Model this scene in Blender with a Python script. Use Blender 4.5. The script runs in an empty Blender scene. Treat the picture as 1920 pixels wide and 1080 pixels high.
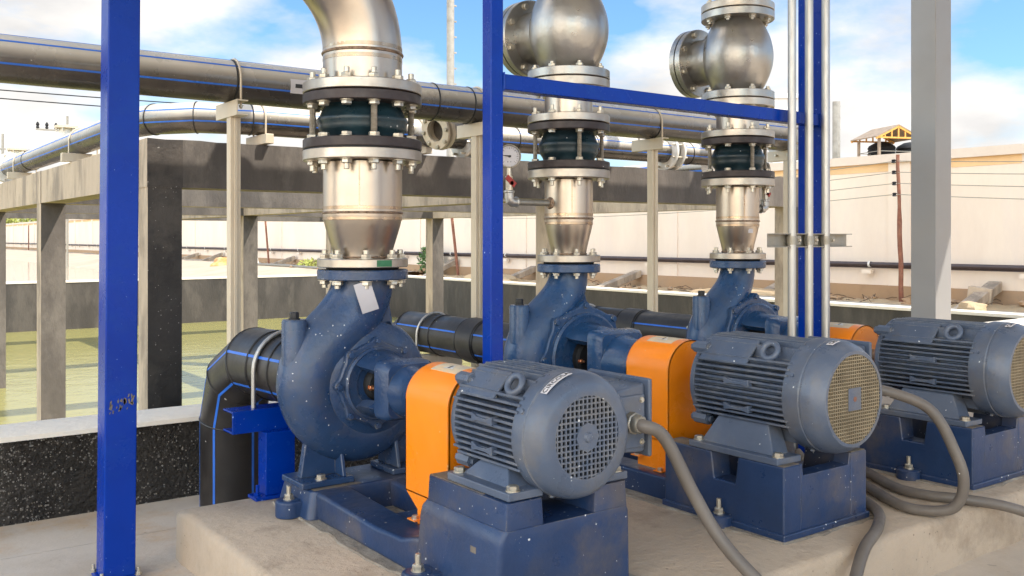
import bpy, math, random
from mathutils import Vector, Matrix, noise
R = math.radians
random.seed(7)
S = bpy.context.scene
COL = S.collection

# ---------------------------------------------------------------- camera
cam = bpy.data.cameras.new("camera"); co = bpy.data.objects.new("camera", cam); COL.objects.link(co)
cam.sensor_width = 36; cam.lens = 36*1763/1920; cam.shift_y = -93/1920; cam.clip_start = .05; cam.clip_end = 6000
co.location = (0, 0, .89); co.rotation_euler = (R(90), 0, -math.atan2(.593, .805))
S.camera = co
# ---------------------------------------------------------------- sky and sun
SUN = Vector((.36, -.52, .80)).normalized()          # towards the sun
w = bpy.data.worlds.new("World"); S.world = w; w.use_nodes = True
nt = w.node_tree; N = nt.nodes; L = nt.links
bg = N["Background"]
sky = N.new("ShaderNodeTexSky"); sky.sky_type = 'NISHITA'; sky.sun_disc = False
sky.sun_elevation = math.asin(SUN.z); sky.sun_rotation = math.atan2(SUN.x, SUN.y)
sky.air_density = 1.0; sky.dust_density = .6; sky.ozone_density = 2.5
tc = N.new("ShaderNodeTexCoord"); mp = N.new("ShaderNodeMapping")
mp.inputs["Scale"].default_value = (1.0, 1.0, 2.3); mp.inputs["Location"].default_value = (.35, .1, .0)
nz = N.new("ShaderNodeTexNoise"); nz.inputs["Scale"].default_value = 3.1; nz.inputs["Detail"].default_value = 9; nz.inputs["Roughness"].default_value = .55
rp = N.new("ShaderNodeValToRGB"); rp.color_ramp.elements[0].position = .47; rp.color_ramp.elements[1].position = .62
nz2 = N.new("ShaderNodeTexNoise"); nz2.inputs["Scale"].default_value = 5.5; nz2.inputs["Detail"].default_value = 6
cr = N.new("ShaderNodeValToRGB"); cr.color_ramp.elements[0].position = .3; cr.color_ramp.elements[1].position = .7
cr.color_ramp.elements[0].color = (3.9, 3.85, 3.85, 1); cr.color_ramp.elements[1].color = (7.2, 6.9, 6.5, 1)
tint = N.new("ShaderNodeMix"); tint.data_type = 'RGBA'; tint.blend_type = 'MULTIPLY'; tint.inputs[0].default_value = 1
tint.inputs[7].default_value = (.74, 1.0, 1.16, 1)
mx = N.new("ShaderNodeMix"); mx.data_type = 'RGBA'
L.new(tc.outputs["Generated"], mp.inputs[0]); L.new(mp.outputs[0], nz.inputs["Vector"]); L.new(mp.outputs[0], nz2.inputs["Vector"])
L.new(nz2.outputs[0], cr.inputs[0]); L.new(sky.outputs[0], tint.inputs[6])
sz = N.new("ShaderNodeSeparateXYZ"); L.new(tc.outputs["Generated"], sz.inputs[0])
hz = N.new("ShaderNodeMapRange"); hz.inputs[1].default_value = .02; hz.inputs[2].default_value = .26; hz.inputs[3].default_value = .14; hz.inputs[4].default_value = 0; L.new(sz.outputs[2], hz.inputs[0])
ad = N.new("ShaderNodeMath"); ad.operation = 'ADD'; L.new(nz.outputs[0], ad.inputs[0]); L.new(hz.outputs[0], ad.inputs[1]); L.new(ad.outputs[0], rp.inputs[0])
L.new(rp.outputs[0], mx.inputs[0]); L.new(tint.outputs[2], mx.inputs[6]); L.new(cr.outputs[0], mx.inputs[7])
dt = N.new("ShaderNodeVectorMath"); dt.operation = 'DOT_PRODUCT'; L.new(tc.outputs["Generated"], dt.inputs[0]); dt.inputs[1].default_value = Vector((-.93, -.36, .24)).normalized()
gl_ = N.new("ShaderNodeMapRange"); gl_.interpolation_type = 'SMOOTHSTEP'; gl_.inputs[1].default_value = -.1; gl_.inputs[2].default_value = .9; gl_.inputs[3].default_value = 0; gl_.inputs[4].default_value = 1; L.new(dt.outputs["Value"], gl_.inputs[0])
gc = N.new("ShaderNodeMix"); gc.data_type = 'RGBA'; gc.inputs[6].default_value = (.72, .72, .72, 1); gc.inputs[7].default_value = (3.5, 3.0, 2.35, 1); L.new(gl_.outputs[0], gc.inputs[0])  # added warm glow in the unseen sky at left rear, brightens shaded faces
gm = N.new("ShaderNodeVectorMath"); gm.operation = 'MULTIPLY'; L.new(mx.outputs[2], gm.inputs[0]); L.new(gc.outputs[2], gm.inputs[1])
L.new(gm.outputs[0], bg.inputs[0]); bg.inputs[1].default_value = .12
sl = bpy.data.lights.new("sun", 'SUN'); sl.energy = 3.2; sl.angle = R(.5); sl.color = (1, .92, .80)
so = bpy.data.objects.new("sun", sl); COL.objects.link(so); so.rotation_euler = SUN.to_track_quat('Z', 'Y').to_euler(); so.location = (0, 0, 20)
S.view_settings.view_transform = 'Standard'; S.view_settings.look = 'None'; S.view_settings.gamma = 1
S.view_settings.use_curve_mapping = False; S.view_settings.exposure = 1.17

# ---------------------------------------------------------------- materials
def pmat(name, col, rough=.5, metal=0., var=.15, vs=6., bump=0., bs=60., speck=0., sps=70., spcol=(.8, .8, .78), dirt=None, ds=3., da=.5,
         coat=0., rv=.12, stretch=None, spec=.5, crack=0., bd=.02, dust_sheen=None, dirt2=None, wear=None, clump=True, spsz=.26):
    m = bpy.data.materials.new(name); m.use_nodes = True
    t = m.node_tree; n = t.nodes; l = t.links; b = n["Principled BSDF"]
    tc = n.new("ShaderNodeTexCoord"); mp = n.new("ShaderNodeMapping")
    if stretch: mp.inputs["Scale"].default_value = stretch
    l.new(tc.outputs["Object"], mp.inputs[0]); V = mp.outputs[0]
    def nse(s, d=5, r=.6, vec=V):
        q = n.new("ShaderNodeTexNoise"); q.inputs["Scale"].default_value = s; q.inputs["Detail"].default_value = d; q.inputs["Roughness"].default_value = r
        l.new(vec, q.inputs["Vector"]); return q.outputs[0]
    def rng(o, a, b_, c, d):
        q = n.new("ShaderNodeMapRange"); q.inputs[1].default_value = a; q.inputs[2].default_value = b_; q.inputs[3].default_value = c; q.inputs[4].default_value = d
        l.new(o, q.inputs[0]); return q.outputs[0]
    def mix(f, a, c):
        q = n.new("ShaderNodeMix"); q.data_type = 'RGBA'
        l.new(f, q.inputs[0])
        for i, x in ((6, a), (7, c)):
            if isinstance(x, tuple): q.inputs[i].default_value = (*x, 1)
            else: l.new(x, q.inputs[i])
        return q.outputs[2]
    n1 = nse(vs, 6)
    lo = tuple(max(0, c*(1-var)) for c in col); hi = tuple(min(1, c*(1+var)) for c in col)
    C = mix(rng(n1, .3, .7, 0, 1), lo, hi)
    if dirt:
        C = mix(rng(nse(ds, 8, .7), .46, .68, 0, da), C, dirt)
    if dust_sheen:   # dust and painted sky sheen on whatever faces up
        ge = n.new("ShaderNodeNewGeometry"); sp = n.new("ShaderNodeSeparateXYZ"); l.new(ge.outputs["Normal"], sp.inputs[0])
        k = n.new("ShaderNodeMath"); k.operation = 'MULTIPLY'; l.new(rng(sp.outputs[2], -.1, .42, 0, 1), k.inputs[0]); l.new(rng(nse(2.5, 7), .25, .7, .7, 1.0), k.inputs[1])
        C = mix(k.outputs[0], C, dust_sheen)
    if crack:
        vo = n.new("ShaderNodeTexVoronoi"); vo.feature = 'DISTANCE_TO_EDGE'; vo.inputs["Scale"].default_value = crack
        wv = n.new("ShaderNodeVectorMath"); wv.operation = 'ADD'
        nn = n.new("ShaderNodeTexNoise"); nn.inputs["Scale"].default_value = 4; nn.inputs["Detail"].default_value = 4; l.new(V, nn.inputs["Vector"])
        l.new(V, wv.inputs[0]); l.new(nn.outputs[1], wv.inputs[1]); l.new(wv.outputs[0], vo.inputs["Vector"])
        C = mix(rng(vo.outputs[0], 0, .004, .55, 0), C, tuple(c*.35 for c in col))
    if dirt2:
        C = mix(rng(nse(dirt2[1], 7, .7), .50, .62, 0, dirt2[2]), C, dirt2[0])
    if wear:
        bv = n.new("ShaderNodeBevel"); bv.samples = 4; bv.inputs[0].default_value = .004
        ge = n.new("ShaderNodeNewGeometry"); dp = n.new("ShaderNodeVectorMath"); dp.operation = 'DOT_PRODUCT'
        l.new(bv.outputs[0], dp.inputs[0]); l.new(ge.outputs["Normal"], dp.inputs[1])
        k = n.new("ShaderNodeMath"); k.operation = 'MULTIPLY'; l.new(rng(dp.outputs["Value"], .99, .93, 0, 1), k.inputs[0]); l.new(rng(nse(22, 6, .7), .45, .62, 0, .8), k.inputs[1])
        C = mix(k.outputs[0], C, wear)
    def flecks(C, sc, dens, size, clump):
        vo = n.new("ShaderNodeTexVoronoi"); vo.inputs["Scale"].default_value = sc
        wv = n.new("ShaderNodeVectorMath"); wv.operation = 'ADD'; nn = n.new("ShaderNodeTexNoise"); nn.inputs["Scale"].default_value = sc*1.6; nn.inputs["Detail"].default_value = 2
        sc_ = n.new("ShaderNodeVectorMath"); sc_.operation = 'SCALE'; sc_.inputs["Scale"].default_value = .45/sc
        l.new(tc.outputs["Object"], nn.inputs["Vector"]); l.new(nn.outputs[1], sc_.inputs[0]); l.new(tc.outputs["Object"], wv.inputs[0]); l.new(sc_.outputs[0], wv.inputs[1]); l.new(wv.outputs[0], vo.inputs["Vector"])
        sx = n.new("ShaderNodeSeparateColor"); l.new(vo.outputs["Color"], sx.inputs[0])
        p3 = n.new("ShaderNodeMath"); p3.operation = 'POWER'; p3.inputs[1].default_value = 2.2; l.new(sx.outputs[1], p3.inputs[0])
        d = n.new("ShaderNodeMath"); d.operation = 'LESS_THAN'; l.new(vo.outputs["Distance"], d.inputs[0]); l.new(rng(p3.outputs[0], 0, 1, .05, size), d.inputs[1])
        g = n.new("ShaderNodeMath"); g.operation = 'LESS_THAN'; l.new(sx.outputs[0], g.inputs[0])
        if clump: l.new(rng(nse(5, 3, .6, tc.outputs["Object"]), .42, .62, dens*.25, dens*1.9), g.inputs[1])
        else: g.inputs[1].default_value = dens
        h = n.new("ShaderNodeMath"); h.operation = 'MULTIPLY'; l.new(d.outputs[0], h.inputs[0]); l.new(g.outputs[0], h.inputs[1])
        q = n.new("ShaderNodeMath"); q.operation = 'MULTIPLY'; l.new(h.outputs[0], q.inputs[0]); l.new(rng(sx.outputs[2], 0, 1, .35, .95), q.inputs[1])
        return mix(q.outputs[0], C, spcol)
    if speck:
        C = flecks(C, sps, speck, spsz, clump)
    l.new(C, b.inputs["Base Color"])
    l.new(rng(nse(vs*2.3, 6), .3, .7, max(.03, rough-rv), min(1, rough+rv)), b.inputs["Roughness"])
    b.inputs["Metallic"].default_value = metal; b.inputs["Coat Weight"].default_value = coat; b.inputs["Coat Roughness"].default_value = .15
    b.inputs["Specular IOR Level"].default_value = spec
    if bump:
        bp = n.new("ShaderNodeBump"); bp.inputs["Strength"].default_value = bump; bp.inputs["Distance"].default_value = bd
        l.new(nse(bs, 6, .65), bp.inputs["Height"]); l.new(bp.outputs[0], b.inputs["Normal"])
    return m

DUST = (.30, .27, .23)
M_pump = pmat("pump_blue", (.022, .054, .132), .27, var=.25, vs=4, bump=.14, bs=40, speck=.22, sps=95, dirt=(.048, .066, .098), ds=3.5, da=.6, wear=(.17, .155, .135), dirt2=((.075, .08, .09), 9, .35))
M_pump2 = pmat("pump_blue_clean", (.016, .060, .155), .26, var=.25, vs=4, bump=.14, bs=40, speck=.09, sps=95, dirt=(.042, .066, .11), ds=3.5, da=.5, wear=(.17, .155, .135), dirt2=((.075, .08, .09), 9, .25))
M_motor = pmat("motor_blue", (.082, .108, .162), .35, var=.18, vs=5, bump=.06, bs=80, speck=.09, sps=95, dirt=(.165, .165, .168), ds=5, da=.55, wear=(.24, .23, .22), dirt2=((.12, .105, .09), 9, .35))
M_base = pmat("base_blue", (.016, .041, .112), .36, var=.25, vs=5, bump=.10, bs=45, speck=.20, sps=95, dirt=(.075, .072, .075), ds=4, da=.6, wear=(.17, .155, .135), dirt2=((.16, .125, .09), 2.2, .45))
M_wear = pmat("worn_edge", (.20, .16, .11), .7, var=.3, vs=20, dirt=(.06, .07, .1), ds=12, da=.8)
M_orange = pmat("orange_paint", (.95, .25, .004), .34, var=.08, vs=3, bump=.03, bs=15, speck=.05, sps=70, spcol=(.9, .6, .3), dirt=(.78, .23, .02), ds=5, da=.35, wear=(.55, .30, .12))
M_ss = pmat("stainless_pipe", (.50, .43, .36), .33, 1., var=.10, vs=4, bump=.03, bs=30, speck=.01, sps=60, dirt=(.45, .375, .30), ds=2.2, da=.5, rv=.06, dirt2=((.36, .31, .26), 5, .4))
M_ssf = pmat("stainless_flange", (.50, .45, .39), .42, 1., var=.12, vs=9, bump=.05, bs=40, dirt=(.38, .32, .25), ds=8, da=.6)
M_weld = pmat("weld_seam", (.34, .24, .17), .42, 1., var=.4, vs=40, bump=.5, bs=120)
M_tint = pmat("heat_tint", (.42, .32, .23), .32, 1., var=.25, vs=12, bump=.05, bs=30)
M_bolt = pmat("zinc_bolt", (.58, .54, .46), .42, .85, var=.2, vs=30, dirt=(.30, .24, .17), ds=30, da=.6)
M_rod = pmat("threaded_rod", (.40, .35, .28), .5, .8, var=.25, vs=40, bump=.5, bs=400, stretch=(1, 1, 4))
M_rubber = pmat("black_rubber", (.008, .022, .030), .34, var=.3, vs=10, bump=.1, bs=40, speck=.06, sps=80, dirt=(.022, .056, .072), ds=4, da=.7)
M_bflange = pmat("dark_flange", (.040, .030, .030), .45, .3, var=.25, vs=12, speck=.05, sps=75, dirt=(.10, .08, .07), ds=8, da=.5)
M_valve = pmat("silver_valve_paint", (.40, .385, .36), .32, .85, var=.10, vs=5, bump=.12, bs=22, dirt=(.30, .265, .22), ds=4, da=.6, rv=.06)
M_hdpe = pmat("black_polyethylene", (.020, .018, .018), .38, var=.25, vs=4, bump=.04, bs=20, speck=.05, sps=60, spcol=(.5, .48, .45), dirt=(.075, .064, .055), ds=3, da=.6)
M_hdpe2 = pmat("dusty_sheen_polyethylene", (.050, .043, .037), .27, var=.3, vs=3, bump=.03, bs=20, speck=.06, sps=60, spcol=(.5, .48, .45), dirt=(.14, .115, .088), ds=2.5, da=.75, dust_sheen=(.62, .565, .475), spec=.8)
M_ring = pmat("fusion_bead", (.012, .012, .013), .4, var=.2)
M_stripe = pmat("blue_stripe", (.025, .15, .62), .4, var=.15, vs=12)
M_blue = pmat("blue_steel_paint", (.0001, .032, .30), .27, var=.14, vs=2.5, bump=.05, bs=14, speck=.16, sps=95, spcol=(.30, .45, .80), dirt=(.0004, .018, .21), ds=1.6, da=.7, spec=.2, dirt2=((.004, .045, .27), 7, .4), wear=(.02, .08, .28))
M_cream = pmat("cream_steel", (.62, .535, .41), .45, .1, var=.1, vs=4, dirt=(.38, .28, .17), ds=5, da=.5, stretch=(1, 1, .25))
M_greyc = pmat("grey_column_paint", (.27, .265, .265), .4, var=.06, vs=2, dirt=(.24, .225, .20), ds=2, da=.5)
M_galv = pmat("galvanised", (.46, .45, .43), .42, .8, var=.14, vs=14, dirt=(.34, .32, .30), ds=14, da=.5, stretch=(1, 1, .3))
M_galvd = pmat("galvanised_dull", (.34, .32, .28), .5, .7, var=.2, vs=20, dirt=(.2, .16, .1), ds=20, da=.5)
M_pad = pmat("plinth_concrete", (.49, .39, .29), .8, var=.18, vs=2.2, bump=.35, bs=35, dirt=(.32, .245, .17), ds=2.2, da=.75, speck=.14, sps=80, spcol=(.2, .16, .12), dirt2=((.20, .15, .105), 3.6, .5))
M_floor = pmat("floor_concrete", (.58, .50, .41), .78, var=.14, vs=1.2, bump=.2, bs=30, dirt=(.42, .32, .22), ds=1.6, da=.7, crack=.45, dirt2=((.50, .30, .13), 2.7, .45), speck=.06, sps=50, spcol=(.22, .17, .12))
M_white = pmat("rim_plaster", (.78, .71, .61), .8, var=.08, vs=3, bump=.35, bs=35, dirt=(.58, .5, .4), ds=3, da=.5)
M_bit = pmat("bitumen_render", (.030, .027, .025), .26, var=.6, vs=7, bump=1.0, bs=70, bd=.09, speck=.36, sps=150, spsz=.8, spcol=(.55, .51, .46), dirt=(.095, .083, .072), ds=3, da=.8, dirt2=((.16, .14, .12), 1.6, .45))  # pale flecks: specks plus painted glints on the rough bitumen
M_bitshade = pmat("bitumen_and_shade", (.022, .018, .017), .5, var=.4, vs=5, bump=.2, bs=40, speck=.10, sps=90, spsz=.5, spcol=(.5, .47, .43), dirt=(.05, .042, .036), ds=3, da=.7, dirt2=((.095, .08, .066), 2.4, .5))  # bitumen black deepened with shade, for front columns and beam corner
M_coat = pmat("weathered_coating", (.098, .083, .072), .7, var=.35, vs=3, bump=.3, bs=30, dirt=(.042, .037, .033), ds=1.6, da=.8, stretch=(1, 1, .45), dirt2=((.19, .165, .14), 3.5, .5))
M_tank = pmat("dark_tank_coating", (.058, .050, .044), .65, var=.35, vs=3, bump=.3, bs=30, dirt=(.026, .023, .021), ds=1.6, da=.8, stretch=(1, 1, .35), dirt2=((.11, .095, .08), 3.5, .5))
M_conc = pmat("beige_concrete", (.49, .395, .295), .8, var=.2, vs=3, bump=.3, bs=30, dirt=(.19, .15, .115), ds=3, da=.8, stretch=(1, 1, .3), dirt2=((.13, .105, .085), 5, .6))
M_wall = pmat("cream_wall_paint", (.79, .685, .57), .8, var=.05, vs=.7, dirt=(.66, .54, .44), ds=.8, da=.55, stretch=(1, 1, .35), dirt2=((.72, .62, .54), 3, .5), bump=.1, bs=12)
M_cap = pmat("wall_coping", (.66, .56, .47), .8, var=.06)
M_ochre = pmat("ochre_band", (.74, .50, .27), .8, var=.12, vs=2)
M_plinth = pmat("brown_footing", (.40, .26, .15), .85, var=.2, vs=2, dirt=(.27, .2, .14), ds=2, da=.7)
M_sand = pmat("sand", (.47, .35, .21), .9, var=.2, vs=2.5, bump=.7, bs=14, dirt=(.30, .20, .115), ds=2, da=.75)
M_mast = pmat("weathered_mast", (.34, .325, .29), .6, .1, var=.2, vs=3, dirt=(.22, .2, .17), ds=4, da=.6)
M_earth = pmat("earth", (.36, .28, .19), .9, var=.2, vs=.1)
M_slab = pmat("lining_slab", (.40, .335, .255), .85, var=.1, vs=1, dirt=(.30, .235, .165), ds=1.2, da=.5)
M_dark = pmat("dark_void", (.007, .008, .010), .75, var=.2)
M_fan = pmat("fan_guard_wire", (.33, .27, .18), .5, .4, var=.2, vs=20)
M_cable = pmat("grey_conduit", (.135, .115, .098), .5, var=.12, vs=8, dirt=(.19, .165, .14), ds=8, da=.5, speck=.02, sps=60)
M_wpaint = pmat("white_paint", (.72, .70, .66), .5, var=.06, dirt=(.5, .42, .3), ds=8, da=.5)
M_paper = pmat("paper_tape", (.60, .57, .58), .6, var=.06)
M_black = pmat("black_ink", (.02, .02, .022), .5, var=.1)
M_red = pmat("red_lever", (.34, .03, .022), .4, var=.2, vs=30)
M_rust = pmat("rusty_steel", (.20, .075, .045), .8, var=.35, vs=14, dirt=(.30, .17, .115), ds=10, da=.6)
M_pvc = pmat("maroon_pipe", (.060, .045, .050), .45, var=.2)
M_wood = pmat("yellow_timber", (.70, .36, .08), .7, var=.15, vs=8)
M_roof = pmat("roof_sheet", (.30, .23, .17), .7, var=.2, vs=4)
M_canopy = pmat("canopy_sheet", (.60, .60, .58), .5, .0, var=.05)
M_leaf = pmat("shrub_leaf", (.075, .15, .035), .6, var=.5, vs=20)
M_leafy = pmat("yellow_leaf", (.25, .27, .05), .6, var=.4, vs=20)
M_bark = pmat("bark", (.12, .08, .05), .9, var=.3)
M_sack = pmat("orange_sack", (.62, .30, .09), .7, var=.3, vs=4, dirt=(.7, .55, .35), ds=5, da=.7)
M_far = pmat("far_white_wall", (.66, .66, .65), .7, var=.06, vs=1)
M_copper = pmat("copper_stud", (.55, .25, .13), .4, .9, var=.2)
M_green = pmat("green_paint_stain", (.03, .16, .07), .5, var=.3, vs=20)
M_dial = pmat("gauge_dial", (.52, .50, .53), .35, var=.05)
M_label = pmat("worn_warning_label", (.66, .56, .40), .6, var=.15, vs=30, dirt=(.8, .45, .15), ds=30, da=.6)

def water(name, col, rough, bs, bst):
    m = bpy.data.materials.new(name); m.use_nodes = True; t = m.node_tree; n = t.nodes; l = t.links; b = n["Principled BSDF"]
    tc = n.new("ShaderNodeTexCoord")
    q = n.new("ShaderNodeTexNoise"); q.inputs["Scale"].default_value = bs; q.inputs["Detail"].default_value = 4; l.new(tc.outputs["Object"], q.inputs["Vector"])
    p = n.new("ShaderNodeBump"); p.inputs["Strength"].default_value = bst; p.inputs["Distance"].default_value = .05
    l.new(q.outputs[0], p.inputs["Height"]); l.new(p.outputs[0], b.inputs["Normal"])
    b.inputs["Base Color"].default_value = (*col, 1); b.inputs["Roughness"].default_value = rough; b.inputs["IOR"].default_value = 1.33
    return m
M_water = water("green_pond_water", (.27, .25, .085), .19, 4.5, .16)
M_lagoon = water("pale_lagoon_water", (.36, .30, .21), .12, 2.0, .1)

# ---------------------------------------------------------------- mesh helpers
class MB:
    def __init__(s, o=(0, 0, 0)): s.v = []; s.f = []; s.o = Vector(o)
    def add(s, vs, fs, M=None):
        k = len(s.v)
        for p in vs:
            p = Vector(p)
            if M is not None: p = M @ p
            s.v.append(p + s.o)
        for f in fs: s.f.append([i+k for i in f])
        return s
    def box(s, x0, x1, y0, y1, z0, z1, M=None):
        return s.add([(x0, y0, z0), (x1, y0, z0), (x1, y1, z0), (x0, y1, z0), (x0, y0, z1), (x1, y0, z1), (x1, y1, z1), (x0, y1, z1)],
                     [(3, 2, 1, 0), (4, 5, 6, 7), (0, 1, 5, 4), (1, 2, 6, 5), (2, 3, 7, 6), (3, 0, 4, 7)], M)
    def loops(s, ls, cap=True, closed=False, M=None):
        n = len(ls[0]); vs = [p for l in ls for p in l]; fs = []
        K = len(ls)
        for i in range(K if closed else K-1):
            a = i*n; b = ((i+1) % K)*n
            for j in range(n): k = (j+1) % n; fs.append((a+j, a+k, b+k, b+j))
        if cap and not closed:
            fs.append(tuple(reversed(range(n)))); fs.append(tuple(range((K-1)*n, K*n)))
        return s.add(vs, fs, M)
    def lathe(s, prof, c=(0, 0, 0), axis=(0, 0, 1), n=32, closed=False, cap=True, M=None):
        a = Vector(axis).normalized(); u = a.orthogonal().normalized(); v = a.cross(u); c = Vector(c)
        ls = []
        for r, t in prof:
            ls.append([c + a*t + (u*math.cos(2*math.pi*j/n) + v*math.sin(2*math.pi*j/n))*max(r, 1e-5) for j in range(n)])
        return s.loops(ls, cap, closed, M)
    def ring(s, r0, r1, t0, t1, c=(0, 0, 0), axis=(0, 0, 1), n=40, ch=.002):
        return s.lathe([(r0, t0), (r1-ch, t0), (r1, t0+ch), (r1, t1-ch), (r1-ch, t1), (r0, t1)], c, axis, n, closed=True)
    def cyl(s, p0, p1, r0, r1=None, n=20):
        p0 = Vector(p0); d = Vector(p1)-p0
        return s.lathe([(r0, 0), (r1 if r1 is not None else r0, d.length)], p0, d, n)
    def torus(s, c, axis, RR, r, n=36, m=10):
        return s.lathe([(RR + r*math.cos(2*math.pi*k/m), r*math.sin(2*math.pi*k/m)) for k in range(m)], c, axis, n, closed=True)
    def frames(s, pts):
        pts = [Vector(p) for p in pts]; K = len(pts)
        T = [(pts[i+1]-pts[i]).normalized() for i in range(K-1)]
        u = T[0].orthogonal().normalized()
        if abs(T[0].z) < .9: u = (Vector((0, 0, 1)) - T[0]*T[0].z).normalized()
        out = []
        for i in range(K):
            tp = T[max(0, i-1)]; tn = T[min(K-2, i)]
            if i > 0 and i < K-1 or i == K-1: pass
            nrm = (tp+tn).normalized()
            out.append((pts[i], tp, tn, nrm, u.copy(), tp.cross(u)))
            q = tp.rotation_difference(tn); u = q @ u
        return out
    def tube(s, pts, r, n=20, cap=True):
        ls = []
        fr = s.frames(pts)
        for i, (p, tp, tn, nrm, u, v) in enumerate(fr):
            ri = r[i] if isinstance(r, (list, tuple)) else r
            row = []
            for j in range(n):
                c = (u*math.cos(2*math.pi*j/n) + v*math.sin(2*math.pi*j/n))*ri
                row.append(p + c - tp*(c.dot(nrm)/tp.dot(nrm)))
            ls.append(row)
        return s.loops(ls, cap)
    def stripe(s, pts, r, ang, wdt):
        ls = []
        for i, (p, tp, tn, nrm, u, v) in enumerate(s.frames(pts)):
            ri = r[i] if isinstance(r, (list, tuple)) else r
            row = []
            da = wdt/ri/2
            for a, rr in ((ang-da, ri-.002), (ang-da, ri+.0009), (ang, ri+.0011), (ang+da, ri+.0009), (ang+da, ri-.002)):
                c = (u*math.cos(a) + v*math.sin(a))*rr
                row.append(p + c - tp*(c.dot(nrm)/tp.dot(nrm)))
            ls.append(row)
        return s.loops(ls)
    def prism(s, poly, plane, a0, a1, M=None):
        def P(q, a): return {'xz': (q[0], a, q[1]), 'yz': (a, q[0], q[1]), 'xy': (q[0], q[1], a)}[plane]
        return s.loops([[P(q, a0) for q in poly], [P(q, a1) for q in poly]], M=M)
    def rects(s, lst, rad=.02, seg=3):
        "loft of rounded rectangles (x0,x1,y0,y1,z)"
        ls = []
        for x0, x1, y0, y1, z in lst:
            row = []
            for cx, cy, a in ((x1-rad, y1-rad, 0), (x0+rad, y1-rad, 90), (x0+rad, y0+rad, 180), (x1-rad, y0+rad, 270)):
                for k in range(seg+1):
                    q = R(a+90*k/seg); row.append((cx+rad*math.cos(q), cy+rad*math.sin(q), z))
            ls.append(row)
        return s.loops(ls)

def off(o):
    v = Vector((0, 0, 0))
    while o is not None: v += o.location; o = o.parent
    return v
def mesh_obj(name, mb, mats, smooth=38, bevel=0, loc=Vector((0, 0, 0))):
    me = bpy.data.meshes.new(name); me.from_pydata([v-loc for v in mb.v], [], mb.f)
    import bmesh
    bm = bmesh.new(); bm.from_mesh(me); bmesh.ops.recalc_face_normals(bm, faces=bm.faces); bm.to_mesh(me); bm.free()
    for m in (mats if isinstance(mats, list) else [mats]): me.materials.append(m)
    o = bpy.data.objects.new(name, me); COL.objects.link(o)
    if smooth:
        me.shade_smooth()
        if not bevel: me.set_sharp_from_angle(angle=R(smooth))
    if bevel:
        b = o.modifiers.new("bevel", 'BEVEL'); b.width = bevel; b.segments = 2; b.limit_method = 'ANGLE'; b.angle_limit = R(40); b.harden_normals = True
    return o
def part(name, mb, mat, parent, smooth=38, bevel=0, label=None):
    o = mesh_obj(name, mb, mat, smooth, bevel, off(parent)); o.parent = parent
    if label: o["label"] = label
    return o
def tag(o, label, cat, group=None):
    o["label"] = label; o["category"] = cat
    if group: o["group"] = group
    return o
def thing(name, label, cat, loc, group=None):
    o = bpy.data.objects.new(name, None); o.empty_display_size = .1; COL.objects.link(o); o.location = loc
    return tag(o, label, cat, group)
def single(name, mb, mat, label, cat, loc=(0, 0, 0), group=None, smooth=38, bevel=0):
    l = Vector(loc); o = mesh_obj(name, mb, mat, smooth, bevel, l); o.location = l
    return tag(o, label, cat, group)
def struct(name, mb, mat, smooth=38, bevel=0, kind="structure"):
    o = mesh_obj(name, mb, mat, smooth, bevel); o["kind"] = kind; return o
_bm = {}
def bolt(parent, pos, axis, r=.01, h=.009, mat=None, stub=0., wash=True, name='bolt', below=0.):
    "hex head or nut on its washer; axis points away from the surface"
    mat = mat or M_bolt; k = (r, h, mat.name, stub, wash, below)
    if k not in _bm:
        b = MB()
        if wash: b.lathe([(r*1.22, 0), (r*1.22, h*.16)], n=18)
        ls = []
        for rr, t in ((r*.96, h*.14), (r, h*.25), (r, h*.86), (r*.86, h)):
            ls.append([(rr*math.cos(R(60*j)), rr*math.sin(R(60*j)), t) for j in range(6)])
        b.loops(ls)
        if stub: b.lathe([(r*.52, h*.9), (r*.52, h+stub-.001), (r*.44, h+stub)], n=12)
        if below: b.lathe([(r*.52, -below), (r*.52, .001)], n=12)
        me = bpy.data.meshes.new(name); me.from_pydata(b.v, [], b.f); me.materials.append(mat); me.shade_smooth(); me.set_sharp_from_angle(angle=R(25)); _bm[k] = me
    o = bpy.data.objects.new(name, _bm[k]); COL.objects.link(o); o.parent = parent
    o.location = Vector(pos)-off(parent)
    q = Vector((0, 0, 1)).rotation_difference(Vector(axis).normalized())
    o.rotation_mode = 'QUATERNION'; o.rotation_quaternion = q @ Matrix.Rotation(random.random()*6, 3, 'Z').to_quaternion()
    return o
def flange_bolts(parent, c, axis, rad, n, a0, t_lo, t_hi, r=.01, h=.009, stub=.012, only=None, lo=True, hi=True):
    c = Vector(c); a = Vector(axis).normalized()
    u = Vector((1, 0, 0)) if abs(a.x) < .9 else Vector((0, 1, 0)); v = a.cross(u)
    for k in range(n):
        if only and k not in only: continue
        an = R(a0)+2*math.pi*k/n
        p = c + (u*math.cos(an)+v*math.sin(an))*rad
        if hi: bolt(parent, p+a*t_hi, a, r, h, stub=stub)
        if lo: bolt(parent, p+a*t_lo, -a, r, h, stub=stub*.8)
def kids(o): return [c for c in bpy.data.objects if c.parent == o]
def copy_tree(o, parent=None):
    c = o.copy(); COL.objects.link(c); c.parent = parent
    for ch in o.children: copy_tree(ch, c)
    return c
def arc(c, u, v, r, a0, a1, n):
    c = Vector(c); u = Vector(u); v = Vector(v)
    return [c + u*r*math.cos(R(a0+(a1-a0)*k/n)) + v*r*math.sin(R(a0+(a1-a0)*k/n)) for k in range(n+1)]
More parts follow.
